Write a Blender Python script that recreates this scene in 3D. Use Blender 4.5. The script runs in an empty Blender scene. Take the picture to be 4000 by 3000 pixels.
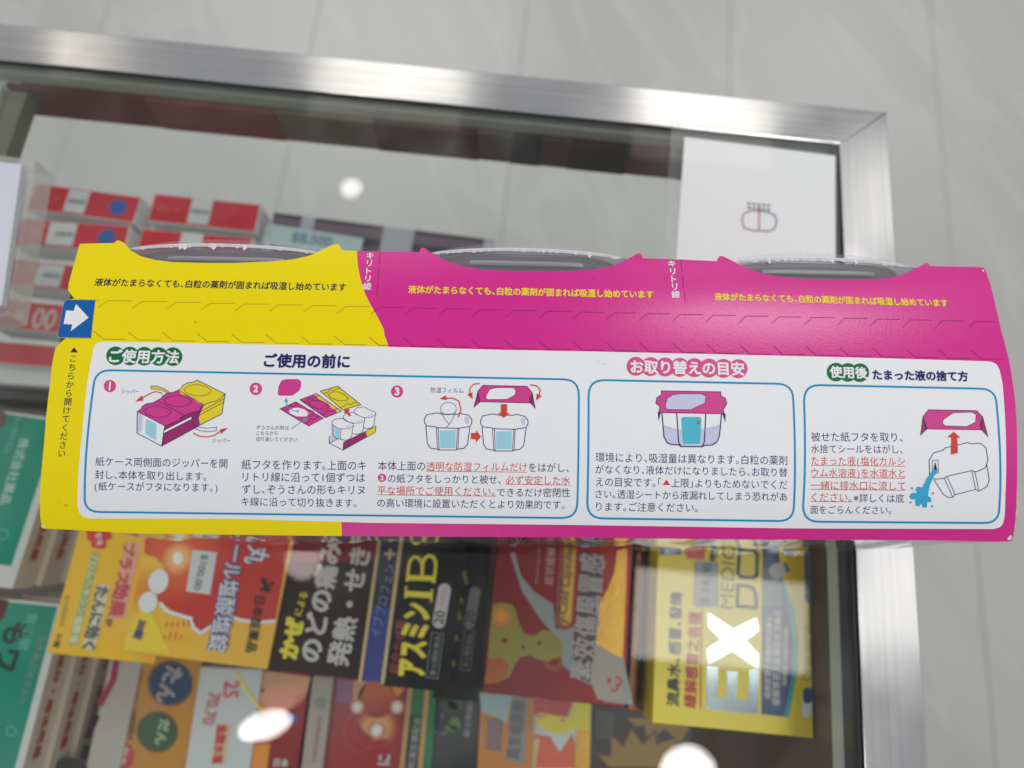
import bpy, bmesh, math, random
import numpy as np
from mathutils import Vector, Matrix
random.seed(4)
S = bpy.context.scene
COL = S.collection

# ------------------------------------------------------------------ camera
FPX = 2667.0                       # focal length in photo pixels (4000 wide)
_a = math.radians(5.7); _t = FPX / 9450.0
_Yv = Vector((math.sin(_a) / _t, math.cos(_a) / _t, -1)).normalized()
_Z = Vector((math.sin(_a) * _t, math.cos(_a) * _t, 1)).normalized()
_Y = (_Yv - _Z * _Yv.dot(_Z)).normalized(); _X = _Y.cross(_Z)
CM = Matrix((_X, _Y, _Z))          # camera space -> world
CH = 0.335                         # camera height above the counter glass (glass top is z = 0)
cam_d = bpy.data.cameras.new("camera"); cam = bpy.data.objects.new("camera", cam_d); COL.objects.link(cam)
cam.matrix_world = Matrix.Translation((0, 0, CH)) @ CM.to_4x4()
cam_d.sensor_width = 36; cam_d.lens = 36 * FPX / 4000
cam_d.clip_start = 0.01; cam_d.clip_end = 50
cam_d.dof.use_dof = True; cam_d.dof.focus_distance = 0.240; cam_d.dof.aperture_fstop = 6.4
S.camera = cam

# ------------------------------------------------------------------ world, exposure
w = bpy.data.worlds.new("World"); S.world = w; w.use_nodes = True
w.node_tree.nodes["Background"].inputs[0].default_value = (0.95, 0.97, 1.0, 1)
w.node_tree.nodes["Background"].inputs[1].default_value = 0.37
S.view_settings.view_transform = 'Standard'; S.view_settings.look = 'None'
S.view_settings.exposure = .07; S.view_settings.gamma = 1
S.render.engine = 'CYCLES'
S.cycles.use_denoising = True
S.cycles.max_bounces = 10; S.cycles.transparent_max_bounces = 24
S.cycles.caustics_reflective = False; S.cycles.caustics_refractive = False

def ray(px, py):
    return CM @ Vector(((px - 2000) / FPX, -(py - 1500) / FPX, -1))
def hit(px, py, z=0.0):
    d = ray(px, py); k = (z - CH) / d.z
    return Vector((d.x * k, d.y * k, z))

# ------------------------------------------------------------------ shop lamps and added panels (ceiling 1.9 m above the counter)
CEIL = 1.9
def mirrored(px, py):
    p = hit(px, py); d = ray(px, py); k = CEIL / -d.z
    return Vector((p.x + d.x * k, p.y + d.y * k, CEIL))
def lamp(name, loc, sx, sy, radiance, col=(1, 1, 1), shape='RECTANGLE', rz=0.0):
    L = bpy.data.lights.new(name, 'AREA'); L.shape = shape; L.size = sx
    area = sx * sx * math.pi / 4 if shape == 'DISK' else sx * sy * (math.pi / 4 if shape == 'ELLIPSE' else 1)
    if shape != 'DISK': L.size_y = sy
    L.energy = radiance * area * math.pi; L.color = col
    o = bpy.data.objects.new(name, L); COL.objects.link(o); o.location = loc; o.rotation_euler = (0, 0, rz)
def panel(name, x0, y0, x1, y1, radiance, col=(1, 1, 1)):
    a, b, c, d = mirrored(x0, y0), mirrored(x1, y0), mirrored(x0, y1), mirrored(x1, y1)
    ctr = (a + b + c + d) / 4
    lamp(name, ctr, ((b - a).length + (d - c).length) / 2, ((c - a).length + (d - b).length) / 2, radiance, col)
panel("ceiling_panel_lamp", 1255, -60, 1830, 480, 1.35, (1, .965, .88))
panel("ceiling_panel_lamp", 2480, 120, 3010, 640, 1.45, (1, .965, .88))
panel("ceiling_panel_lamp", 235, 20, 415, 300, 1.5, (1, .92, .78))
panel("ceiling_panel_lamp", 3290, 560, 3760, 980, .8, (1, .975, .92))
panel("ceiling_panel_lamp", 3330, 1900, 3900, 2560, .95, (1, .98, .95))
panel("ceiling_panel_lamp", 2480, 2250, 3150, 2600, 8.5, (1, .99, .94))
def disk(px, py, r_px, radiance, col=(1, 1, 1)):
    c = mirrored(px, py); e = mirrored(px + r_px, py)
    lamp("ceiling_downlight", c, 2 * (c - e).length, 0, radiance, col, 'DISK')
disk(1372, 735, 40, 18, (1, .97, .92))
disk(368, 188, 9, 30, (1, .93, .8))
c_ = mirrored(1035, 2835); e_ = mirrored(1150, 2800); d_ = mirrored(1050, 2895)
lamp("ceiling_downlight", c_, 1.75 * (e_ - c_).length, 1.7 * (d_ - c_).length, 34, (1, .98, .95), 'ELLIPSE', math.atan2(e_.y - c_.y, e_.x - c_.x))
disk(2690, 3035, 112, 34, (1, .98, .95))
disk(1185, 2190, 70, 9, (1, .86, .84))
lamp("ceiling_panel_lamp", (-1.2, 3.4, CEIL), 2.2, 1.2, 5.0, (.985, .99, 1))  # unseen panels from here on, added to supply the main light
lamp("ceiling_panel_lamp", (1.7, 3.3, CEIL), 1.2, 1.2, 4.1, (.985, .99, 1))
lamp("ceiling_panel_lamp", (-2.6, .3, CEIL), .9, 1.8, 3.9, (.97, .985, 1))
lamp("ceiling_panel_lamp", (2.9, .1, CEIL), 1.2, 1.2, 2.2, (1, .985, .96))
lamp("ceiling_panel_lamp", (-.4, -2.2, CEIL), 1.2, 1.2, 1.0, (1, .985, .96))

def sheen_panel(x0, y0, x1, y1, radiance, col, nrm):
    n = Vector(nrm).normalized(); P = []
    for px, py in ((x0, y0), (x1, y0), (x0, y1), (x1, y1)):
        p = hit(px, py, .104); d = ray(px, py).normalized(); r = d - 2 * d.dot(n) * n; k = (CEIL - p.z) / r.z; P.append(p + r * k)
    a, b, c, d = P; ctr = (a + b + c + d) / 4
    print("sheen lamp", ctr, (b - a).length, (c - a).length)
    lamp("ceiling_panel_lamp", ctr, (b - a).length, (c - a).length, radiance, col)
sheen_panel(2600, 1190, 3350, 1440, 15, (1, .97, .95), (0, .03, 1))  # added lamp, placed so its sheen lands on the carton's upper panel
# ------------------------------------------------------------------ materials
def lin(c): return tuple(((v / 255) / 12.92 if v / 255 <= .04045 else ((v / 255 + .055) / 1.055) ** 2.4) for v in c)
MATS = {}
def mat(name, rgb, rough=.5, metal=0.0, bump=0.0, bscale=800, gain=1.0, spec=.5, mottle=0.0, coat=0.0, stretch=None):
    if name in MATS: return MATS[name]
    m = bpy.data.materials.new(name); m.use_nodes = True; MATS[name] = m
    nt = m.node_tree; b = nt.nodes["Principled BSDF"]
    c = [min(.92, v * gain) for v in lin(rgb)]
    b.inputs["Base Color"].default_value = (*c, 1); b.inputs["Roughness"].default_value = rough
    b.inputs["Metallic"].default_value = metal; b.inputs["Specular IOR Level"].default_value = spec
    b.inputs["Coat Weight"].default_value = coat; b.inputs["Coat Roughness"].default_value = .12
    if bump or mottle:
        tc = nt.nodes.new("ShaderNodeTexCoord"); mp = nt.nodes.new("ShaderNodeMapping")
        nt.links.new(tc.outputs["Object"], mp.inputs[0])
        if stretch: mp.inputs["Scale"].default_value = stretch
        nz = nt.nodes.new("ShaderNodeTexNoise"); nz.inputs["Scale"].default_value = bscale; nz.inputs["Detail"].default_value = 3
        nt.links.new(mp.outputs[0], nz.inputs["Vector"])
        if bump:
            bp = nt.nodes.new("ShaderNodeBump"); bp.inputs["Strength"].default_value = bump; bp.inputs["Distance"].default_value = .0003
            nt.links.new(nz.outputs["Fac"], bp.inputs["Height"]); nt.links.new(bp.outputs[0], b.inputs["Normal"])
        if mottle:
            n2 = nt.nodes.new("ShaderNodeTexNoise"); n2.inputs["Scale"].default_value = bscale * .12; n2.inputs["Detail"].default_value = 5
            nt.links.new(mp.outputs[0], n2.inputs["Vector"])
            mr = nt.nodes.new("ShaderNodeMapRange"); mr.inputs[3].default_value = 1 - mottle; mr.inputs[4].default_value = 1 + mottle * .6
            nt.links.new(n2.outputs["Fac"], mr.inputs[0])
            mx = nt.nodes.new("ShaderNodeVectorMath"); mx.operation = 'SCALE'; mx.inputs[0].default_value = c
            nt.links.new(mr.outputs[0], mx.inputs["Scale"]); nt.links.new(mx.outputs[0], b.inputs["Base Color"])
    return m
def clear(name, tint, refl=1.45, rough=.0, haze=0.0, hazecol=(.8, .8, .8)):
    m = bpy.data.materials.new(name); m.use_nodes = True; nt = m.node_tree; nt.nodes.clear()
    out = nt.nodes.new("ShaderNodeOutputMaterial"); mx = nt.nodes.new("ShaderNodeMixShader")
    tr = nt.nodes.new("ShaderNodeBsdfTransparent"); tr.inputs[0].default_value = (*tint, 1)
    gl = nt.nodes.new("ShaderNodeBsdfGlossy"); gl.inputs["Roughness"].default_value = rough
    fr = nt.nodes.new("ShaderNodeFresnel"); fr.inputs[0].default_value = refl
    geo = nt.nodes.new("ShaderNodeNewGeometry")
    inv = nt.nodes.new("ShaderNodeMath"); inv.operation = 'SUBTRACT'; inv.inputs[0].default_value = 1; nt.links.new(geo.outputs["Backfacing"], inv.inputs[1])
    mu = nt.nodes.new("ShaderNodeMath"); mu.operation = 'MULTIPLY'; nt.links.new(inv.outputs[0], mu.inputs[0]); nt.links.new(fr.outputs[0], mu.inputs[1])
    nt.links.new(mu.outputs[0], mx.inputs[0]); nt.links.new(tr.outputs[0], mx.inputs[1]); nt.links.new(gl.outputs[0], mx.inputs[2])
    last = mx
    if haze:
        df = nt.nodes.new("ShaderNodeBsdfDiffuse"); df.inputs[0].default_value = (*hazecol, 1)
        m2 = nt.nodes.new("ShaderNodeMixShader"); m2.inputs[0].default_value = haze
        nt.links.new(mx.outputs[0], m2.inputs[1]); nt.links.new(df.outputs[0], m2.inputs[2]); last = m2
    nt.links.new(last.outputs[0], out.inputs[0])
    return m

# ------------------------------------------------------------------ object helpers
ROOTM = {}
def tag(o, label=None, cat=None, group=None, kind=None):
    if label: o["label"] = label
    if cat: o["category"] = cat
    if group: o["group"] = group
    if kind: o["kind"] = kind
    return o
def thing(name, loc, label, cat, group=None, rz=0.0):
    o = bpy.data.objects.new(name, None); COL.objects.link(o); o.empty_display_size = .02
    o.location = loc; o.rotation_euler = (0, 0, rz)
    ROOTM[o] = (Matrix.Translation(loc) @ Matrix.Rotation(rz, 4, 'Z')).inverted()
    return tag(o, label, cat, group)
def mesh_obj(name, verts, faces, mats, parent=None, midx=None, smooth=False):
    inv = ROOTM.get(parent)
    me = bpy.data.meshes.new(name)
    me.from_pydata([tuple(inv @ Vector(v)) if inv is not None else tuple(v) for v in verts], [], faces)
    for m in (mats if isinstance(mats, (list, tuple)) else [mats]): me.materials.append(m)
    if midx: me.polygons.foreach_set("material_index", midx)
    if smooth: me.polygons.foreach_set("use_smooth", [True] * len(me.polygons))
    me.update()
    o = bpy.data.objects.new(name, me); COL.objects.link(o)
    if parent is not None:
        o.parent = parent; ROOTM[o] = inv
    return o
def bevel(o, wd, seg=2):
    b = o.modifiers.new("bevel", 'BEVEL'); b.width = wd; b.segments = seg; b.limit_method = 'ANGLE'
    return o
def prism(name, poly, z0, z1, m, parent=None, bev=0):
    n = len(poly); v = [(p[0], p[1], z0) for p in poly] + [(p[0], p[1], z1) for p in poly]
    # make counter-clockwise
    ar = sum(poly[i][0] * poly[(i + 1) % n][1] - poly[(i + 1) % n][0] * poly[i][1] for i in range(n))
    f = [tuple(range(n - 1, -1, -1)), tuple(range(n, 2 * n))] + [(i, (i + 1) % n, n + (i + 1) % n, n + i) for i in range(n)]
    if ar < 0: f = [tuple(reversed(q)) for q in f]
    o = mesh_obj(name, v, f, m, parent)
    if bev: bevel(o, bev)
    return o

# ------------------------------------------------------------------ surfaces
class Flat:
    """horizontal printed surface at height z; local coordinates are world x, y"""
    curved = False
    def __init__(s, z, step=.00012): s.z = z; s.step = step
    def loc(s, px, py): p = hit(px, py, s.z); return (p.x, p.y)
    def world(s, a, b, layer): return (a, b, s.z + layer * s.step)
YAW = math.radians(4.74449); CY, SY = math.cos(YAW), math.sin(YAW)
CX0, CL = 0.01466, 0.33934
_py = np.array([.01577, .02461, .05579, .07583, .09720, .11553]); _pz = np.array([.0920, .0960, .10193, .1045, .1038, .10215])
_co = np.polyfit(_py, _pz, 4)
def prof_z(y): return float(np.polyval(_co, y))
Y0, Y1 = .012, .124
_ys = np.linspace(Y0, Y1, 800); _zs = np.polyval(_co, _ys)
_ss = np.concatenate([[0], np.cumsum(np.hypot(np.diff(_ys), np.diff(_zs)))])
GRID = .0025; _gs = np.arange(0, _ss[-1] + GRID, GRID)
_gy = np.interp(_gs, _ss, _ys); _gz = np.interp(_gs, _ss, _zs)
def cw(u, y, z):                     # carton frame -> world
    return (CY * u - SY * y, SY * u + CY * y, z)
class Face:
    """upper side panel of the carton: local coordinates are (u along length, s along the bowed profile)"""
    curved = True; step = .00004
    def loc(s, px, py):
        d = ray(px, py); z = .1
        for _ in range(12):
            k = (z - CH) / d.z; x, y = d.x * k, d.y * k
            v = -SY * x + CY * y; z = float(np.interp(v, _gy, _gz))
        return (CY * x + SY * y, float(np.interp(v, _gy, _gs)))
    def world(s, u, t, layer):
        y = float(np.interp(t, _gs, _gy)); z = float(np.interp(t, _gs, _gz))
        y2 = float(np.interp(t + .001, _gs, _gy)); y1 = float(np.interp(t - .001, _gs, _gy))
        z2 = float(np.interp(t + .001, _gs, _gz)); z1 = float(np.interp(t - .001, _gs, _gz))
        dy, dz = y2 - y1, z2 - z1; L = math.hypot(dy, dz) or 1; h = layer * s.step
        return cw(u, y - dz / L * h, z + dy / L * h)
FACE = Face()

_txt = {}
def text_mesh(s, bold):
    """outline text as a mesh; Japanese punctuation is set half-width, as printed"""
    key = (s, bold)
    if key in _txt: return _txt[key]
    if len(s) > 1 and any(c in "、。「」()" for c in s):
        two, one = text_mesh("一一", 0)[0], text_mesh("一", 0)[0]
        em = max(v[0] for v in two) - max(v[0] for v in one)
        V = []; F = []; x = 0
        for c in s:
            v, f = text_mesh(c, bold)
            half = c in "、。「」()"
            if c == "「" : x -= em * .5
            if c in "()":
                cx = (min(q[0] for q in v) + max(q[0] for q in v)) / 2; dx = x + em * .25 - cx
            else: dx = x
            k = len(V); V += [(q[0] + dx, q[1], q[2]) for q in v]; F += [tuple(k + j for j in g) for g in f]
            x += em * (1 if c == "「" else .5 if half else 1)
        _txt[key] = (V, F); return V, F
    cu = bpy.data.curves.new("t", 'FONT'); cu.body = s; cu.size = 1; cu.resolution_u = 3; cu.fill_mode = 'FRONT'
    o = bpy.data.objects.new("t", cu); COL.objects.link(o)
    me = bpy.data.meshes.new_from_object(o.evaluated_get(bpy.context.evaluated_depsgraph_get()))
    V = [(v.co.x, v.co.y, 0) for v in me.vertices]; F = [tuple(p.vertices) for p in me.polygons]
    if bold > .004:                  # thicken the strokes: shifted copies a hair above one another
        n0 = len(V); V0 = V[:]; F0 = F[:]; D = [(-1, 0), (1, 0), (0, 1), (0, -1)]
        if bold > .03: D += [(-.7, .7), (.7, .7), (.7, -.7), (-.7, -.7)]
        for i, (dx, dy) in enumerate(D):
            V += [(x + dx * bold, y + dy * bold, (i + 1) * .12) for x, y, _ in V0]; F += [tuple(q + n0 * (i + 1) for q in f) for f in F0]
    bpy.data.objects.remove(o); bpy.data.meshes.remove(me); bpy.data.curves.remove(cu)
    _txt[key] = (V, F); return V, F

class Print:
    def __init__(s, surf, root): s.surf = surf; s.root = root; s.parts = {}; s.cnt = 0
    def _add(s, part, V2, F, m, layer):
        P = s.parts.setdefault(part, dict(v=[], f=[], i=[], m=[]))
        if m not in P['m']: P['m'].append(m)
        k = len(P['v']); P['v'] += [s.surf.world(q[0], q[1], layer + (q[2] if len(q) > 2 else 0)) for q in V2]
        P['f'] += [tuple(k + j for j in f) for f in F]; P['i'] += [P['m'].index(m)] * len(F)
    def local_poly(s, part, pts, m, layer):
        bm = bmesh.new(); vs = []
        for p in pts:
            if vs and (Vector((*p, 0)) - vs[-1].co).length < 1e-6: continue
            vs.append(bm.verts.new((*p, 0)))
        f = bm.faces.new(vs); f.normal_update()
        if f.normal.z < 0: f.normal_flip()
        bmesh.ops.triangulate(bm, faces=bm.faces[:])
        if s.surf.curved:
            lo = min(v.co.y for v in bm.verts); hi = max(v.co.y for v in bm.verts)
            if hi - lo > GRID:
                g = math.ceil(lo / GRID) * GRID
                while g < hi:
                    bmesh.ops.bisect_plane(bm, geom=bm.verts[:] + bm.edges[:] + bm.faces[:], dist=1e-7, plane_co=(0, g, 0), plane_no=(0, 1, 0)); g += GRID
        bm.verts.index_update()
        s._add(part, [(v.co.x, v.co.y) for v in bm.verts], [tuple(v.index for v in q.verts) for q in bm.faces], m, layer)
        bm.free()
    def poly(s, part, px, m, layer=1): s.local_poly(part, [s.surf.loc(*p) for p in px], m, layer)
    def stroke(s, part, px, wpx, m, layer=2, closed=False):
        pts = [Vector(s.surf.loc(*p)) for p in px]
        c = px[0]; sc = (Vector(s.surf.loc(c[0] + 10, c[1])) - Vector(s.surf.loc(*c))).length / 10
        s.local_stroke(part, pts, wpx * sc, m, layer, closed)
    def local_stroke(s, part, pts, wd, m, layer, closed=False):
        pts = [Vector(p) for p in pts]; n = len(pts); V = []; F = []
        for i in range(n):
            a = pts[i - 1] if (i or closed) else pts[i]; b = pts[(i + 1) % n] if (i < n - 1 or closed) else pts[i]
            d1 = (pts[i] - a); d2 = (b - pts[i]); d1 = d1.normalized() if d1.length > 1e-9 else d2.normalized(); d2 = d2.normalized() if d2.length > 1e-9 else d1
            d = (d1 + d2); d = d.normalized() if d.length > 1e-6 else d1
            nn = Vector((-d.y, d.x)); k = 1 / max(.5, abs(d.dot(d1)))
            V += [tuple(pts[i] + nn * wd / 2 * k), tuple(pts[i] - nn * wd / 2 * k)]
        for i in range(n if closed else n - 1):
            j = (i + 1) % n; F.append((2 * i, 2 * i + 1, 2 * j + 1, 2 * j))
        if s.surf.curved:
            bm = bmesh.new(); vs = [bm.verts.new((*v, 0)) for v in V]
            for f in F:
                try: bm.faces.new([vs[q] for q in f])
                except ValueError: pass
            lo = min(v[1] for v in V); hi = max(v[1] for v in V)
            if hi - lo > GRID:
                g = math.ceil(lo / GRID) * GRID
                while g < hi:
                    bmesh.ops.bisect_plane(bm, geom=bm.verts[:] + bm.edges[:] + bm.faces[:], dist=1e-7, plane_co=(0, g, 0), plane_no=(0, 1, 0)); g += GRID
            bm.verts.index_update(); V = [(v.co.x, v.co.y) for v in bm.verts]; F = [tuple(v.index for v in q.verts) for q in bm.faces]; bm.free()
        s._add(part, V, F, m, layer)
    def ell(s, part, c, rx, ry, m, layer=2, n=28, rot=0.0):
        s.poly(part, [(c[0] + rx * math.cos(t) * math.cos(rot) - ry * math.sin(t) * math.sin(rot),
                       c[1] + rx * math.cos(t) * math.sin(rot) + ry * math.sin(t) * math.cos(rot)) for t in [2 * math.pi * i / n for i in range(n)]], m, layer)
    def ring(s, part, c, rx, ry, wpx, m, layer=2, n=32, a0=0, a1=360, rot=0.0):
        full = a1 - a0 >= 360; k = n if full else n + 1
        T = [math.radians(a0 + (a1 - a0) * i / n) for i in range(k)]
        s.stroke(part, [(c[0] + rx * math.cos(t) * math.cos(rot) - ry * math.sin(t) * math.sin(rot),
                         c[1] + rx * math.cos(t) * math.sin(rot) + ry * math.sin(t) * math.cos(rot)) for t in T], wpx, m, layer, full)
    def text(s, part, body, p0, p1, m, layer=3, bold=0.0, ratio=1.0):
        a = Vector(s.surf.loc(*p0)); b = Vector(s.surf.loc(*p1)); s.local_text(part, body, a, b, m, layer, bold, ratio)
    def local_text(s, part, body, a, b, m, layer, bold=0.0, ratio=1.0):
        V, F = text_mesh(body, bold)
        if not V: return
        x0 = min(v[0] for v in V); x1 = max(v[0] for v in V); y0 = min(v[1] for v in V); y1 = max(v[1] for v in V)
        d = b - a; sc = d.length / (x1 - x0); e = d.normalized(); n = Vector((-e.y, e.x)); ym = (y0 + y1) / 2
        s.cnt += 1
        s._add(part if '#' in part else part + '#%d' % s.cnt, [(*(a + e * (v[0] - x0) * sc + n * (v[1] - ym) * sc * ratio), v[2]) for v in V], F, m, layer)
    def column(s, part, body, p0, p1, size, m, layer=3, bold=0.0):
        """upright characters stacked from p0 (centre of first) to p1 (centre of last), size in photo px"""
        n = len(body)
        for i, ch in enumerate(body):
            t = i / max(1, n - 1); c = (p0[0] + (p1[0] - p0[0]) * t, p0[1] + (p1[1] - p0[1]) * t)
            V, F = text_mesh(ch, bold); a = Vector(s.surf.loc(*c))
            k = (Vector(s.surf.loc(c[0] + size, c[1])) - a); sc = k.length; e = k.normalized(); nn = Vector((-e.y, e.x))
            x0 = min(v[0] for v in V); x1 = max(v[0] for v in V); y0 = min(v[1] for v in V); y1 = max(v[1] for v in V)
            s._add(part + '#c%d' % int(p0[0]), [(*(a + e * (v[0] - (x0 + x1) / 2) * sc + nn * (v[1] - (y0 + y1) / 2) * sc), v[2]) for v in V], F, m, layer)
    def grad(s, name, a, b, stops, radial=False, rough=.3):
        """printed colour blend from photo point a to photo point b (or outwards from a)"""
        m = mat(name, (128, 128, 128), rough); nt = m.node_tree; org = s.root.location
        A_ = Vector(s.surf.world(*s.surf.loc(*a), 0)) - org; B_ = Vector(s.surf.world(*s.surf.loc(*b), 0)) - org
        A_.z = B_.z = 0; tc = nt.nodes.new("ShaderNodeTexCoord"); fl = nt.nodes.new("ShaderNodeVectorMath"); fl.operation = 'MULTIPLY'; fl.inputs[1].default_value = (1, 1, 0)
        nt.links.new(tc.outputs["Object"], fl.inputs[0]); sb = nt.nodes.new("ShaderNodeVectorMath"); sb.operation = 'SUBTRACT'; sb.inputs[1].default_value = A_
        nt.links.new(fl.outputs[0], sb.inputs[0]); op = nt.nodes.new("ShaderNodeVectorMath"); L = (B_ - A_).length
        if radial:
            op.operation = 'LENGTH'; nt.links.new(sb.outputs[0], op.inputs[0])
        else:
            op.operation = 'DOT_PRODUCT'; nt.links.new(sb.outputs[0], op.inputs[0]); op.inputs[1].default_value = (B_ - A_) / L
        dv = nt.nodes.new("ShaderNodeMath"); dv.operation = 'DIVIDE'; dv.inputs[1].default_value = L; nt.links.new(op.outputs["Value"], dv.inputs[0])
        r = nt.nodes.new("ShaderNodeValToRGB"); r.color_ramp.interpolation = 'EASE'
        while len(r.color_ramp.elements) < len(stops): r.color_ramp.elements.new(.5)
        for e_, (p_, c_) in zip(r.color_ramp.elements, stops): e_.position = p_; e_.color = (*lin(c_), 1)
        nt.links.new(dv.outputs[0], r.inputs[0]); nt.links.new(r.outputs[0], nt.nodes["Principled BSDF"].inputs["Base Color"])
        return m
    def done(s, parent=None, labels={}):
        for name, P in s.parts.items():
            o = mesh_obj(name.split('#')[0], P['v'], P['f'], P['m'], parent or s.root, P['i'], smooth=s.surf.curved)
            if name in labels: o["label"] = labels[name]

def zf(x0, y0, k):                  # reading coordinates off an enlarged crop of the photograph
    def f(*p):
        if len(p) == 2 and not isinstance(p[0], (tuple, list)): return (x0 + p[0] * k, y0 + p[1] * k)
        return [(x0 + q[0] * k, y0 + q[1] * k) for q in p]
    return f
A = zf(100, 850, .6329); B = zf(1400, 850, .6329); C = zf(2600, 850, .6329)
Z4 = zf(100, 1350, .4823); Z5 = zf(900, 1350, .4822); Z6 = zf(1450, 1350, .4823)
W1 = zf(2250, 1350, .4823); W2 = zf(3100, 1350, .4823)
I1 = zf(500, 1450, .24116); I2 = zf(950, 1450, .24864)
G3 = zf(0, 2000, .6027); G4 = zf(900, 2000, .6027); G5 = zf(1800, 2000, .6027); G6 = zf(2700, 2000, .6027)
GL = zf(0, 1500, .9036); H1 = zf(0, 0, .9042); H2 = zf(2000, 0, .9042); H3 = zf(0, 500, .6028)
K4 = zf(600, 2550, .3617); K5 = zf(1250, 2600, .3843); KE = zf(2500, 2080, .5544); KD = zf(1850, 2100, .4218); KM = zf(900, 700, .4973)

white_ink = mat("white_ink", (232, 233, 236), .5, gain=1.0, bump=.05)
navy = mat("navy_ink", (24, 28, 100), .5, spec=.25); dark_ink = mat("dark_ink", (20, 30, 50), .5)
red_ink = mat("red_ink", (205, 52, 36), .5); cyan_ink = mat("cyan_ink", (0, 142, 196), .45, spec=.25); green_ink = mat("green_ink", (0, 108, 58), .45, spec=.25)
pale_ink = mat("pale_lavender_ink", (196, 198, 224), .5); water_ink = mat("pale_blue_ink", (150, 205, 222), .5)
aqua_ink = mat("aqua_ink", (60, 180, 205), .5); splash_ink = mat("water_blue_ink", (20, 165, 205), .5)
black = mat("black_ink", (18, 17, 19), .35); white = mat("white_board", (226, 226, 226), .5, mottle=.04, bscale=300)

# ------------------------------------------------------------------ the shop floor
def floor_mat():
    m = bpy.data.materials.new("grey_marble_tile"); m.use_nodes = True; nt = m.node_tree; b = nt.nodes["Principled BSDF"]
    tc = nt.nodes.new("ShaderNodeTexCoord"); geo = nt.nodes.new("ShaderNodeNewGeometry")
    mp = nt.nodes.new("ShaderNodeMapping"); m0 = nt.nodes.new("ShaderNodeMapping"); m0.inputs["Rotation"].default_value = (0, 0, -.50); mp.inputs["Scale"].default_value = (2.6, .5, 1)
    nt.links.new(geo.outputs["Position"], m0.inputs[0]); nt.links.new(m0.outputs[0], mp.inputs[0])
    n = nt.nodes.new("ShaderNodeTexNoise"); n.inputs["Scale"].default_value = 2.2; n.inputs["Detail"].default_value = 4; n.inputs["Distortion"].default_value = .5
    nt.links.new(mp.outputs[0], n.inputs["Vector"])
    r = nt.nodes.new("ShaderNodeValToRGB"); e = r.color_ramp.elements
    e[0].position = .25; e[0].color = (.43, .425, .405, 1); e[1].position = .8; e[1].color = (.50, .495, .48, 1)
    nt.links.new(n.outputs["Fac"], r.inputs[0])
    n2 = nt.nodes.new("ShaderNodeTexNoise"); n2.inputs["Scale"].default_value = 2.4; n2.inputs["Detail"].default_value = 4; n2.inputs["Distortion"].default_value = .15
    nt.links.new(mp.outputs[0], n2.inputs["Vector"])
    v = nt.nodes.new("ShaderNodeValToRGB"); q = v.color_ramp.elements; q[0].position = .47; q[0].color = (0, 0, 0, 1); q[1].position = .5; q[1].color = (1, 1, 1, 1)
    x = v.color_ramp.elements.new(.53); x.color = (0, 0, 0, 1)
    nt.links.new(n2.outputs["Fac"], v.inputs[0])
    mx = nt.nodes.new("ShaderNodeMix"); mx.data_type = 'RGBA'; mx.inputs["B"].default_value = (.60, .60, .585, 1)
    mu = nt.nodes.new("ShaderNodeMath"); mu.operation = 'MULTIPLY'; mu.inputs[1].default_value = .25
    nt.links.new(v.outputs[0], mu.inputs[0]); nt.links.new(mu.outputs[0], mx.inputs["Factor"]); nt.links.new(r.outputs[0], mx.inputs["A"])
    nt.links.new(mx.outputs["Result"], b.inputs["Base Color"]); b.inputs["Roughness"].default_value = .35
    return m
FZ = -.92
floor = mesh_obj("floor", [(-4, -3, FZ - .0012), (4, -3, FZ - .0012), (4, 5, FZ - .0012), (-4, 5, FZ - .0012)], [(0, 1, 2, 3)], mat("grout", (150, 148, 142), .8))
tag(floor, kind='structure')
fm = floor_mat(); TS = .462; tile_me = None
seam = hit(2050, 100, FZ).x
for ix in range(-4, 5):
    for iy in range(-2, 5):
        x = seam + ix * TS; y = -.52 + (iy + 0) * TS * 4.2
        g = .0007
        if tile_me is None:
            me = bpy.data.meshes.new("tile"); a, bb, h = TS - g, TS * 4.2 - g, .006; c = .001
            V = [(g, g, 0), (a, g, 0), (a, bb, 0), (g, bb, 0), (g, g, h - c), (a, g, h - c), (a, bb, h - c), (g, bb, h - c), (g + c, g + c, h), (a - c, g + c, h), (a - c, bb - c, h), (g + c, bb - c, h)]
            F = [(8, 9, 10, 11)] + [(i, (i + 1) % 4, (i + 1) % 4 + 4, i + 4) for i in range(4)] + [(i + 4, (i + 1) % 4 + 4, (i + 1) % 4 + 8, i + 8) for i in range(4)]
            me.from_pydata(V, [], F); me.materials.append(fm); tile_me = me
        o = bpy.data.objects.new("tile", tile_me); COL.objects.link(o); o.parent = floor; o.location = (x, y, FZ - .006)

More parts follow.
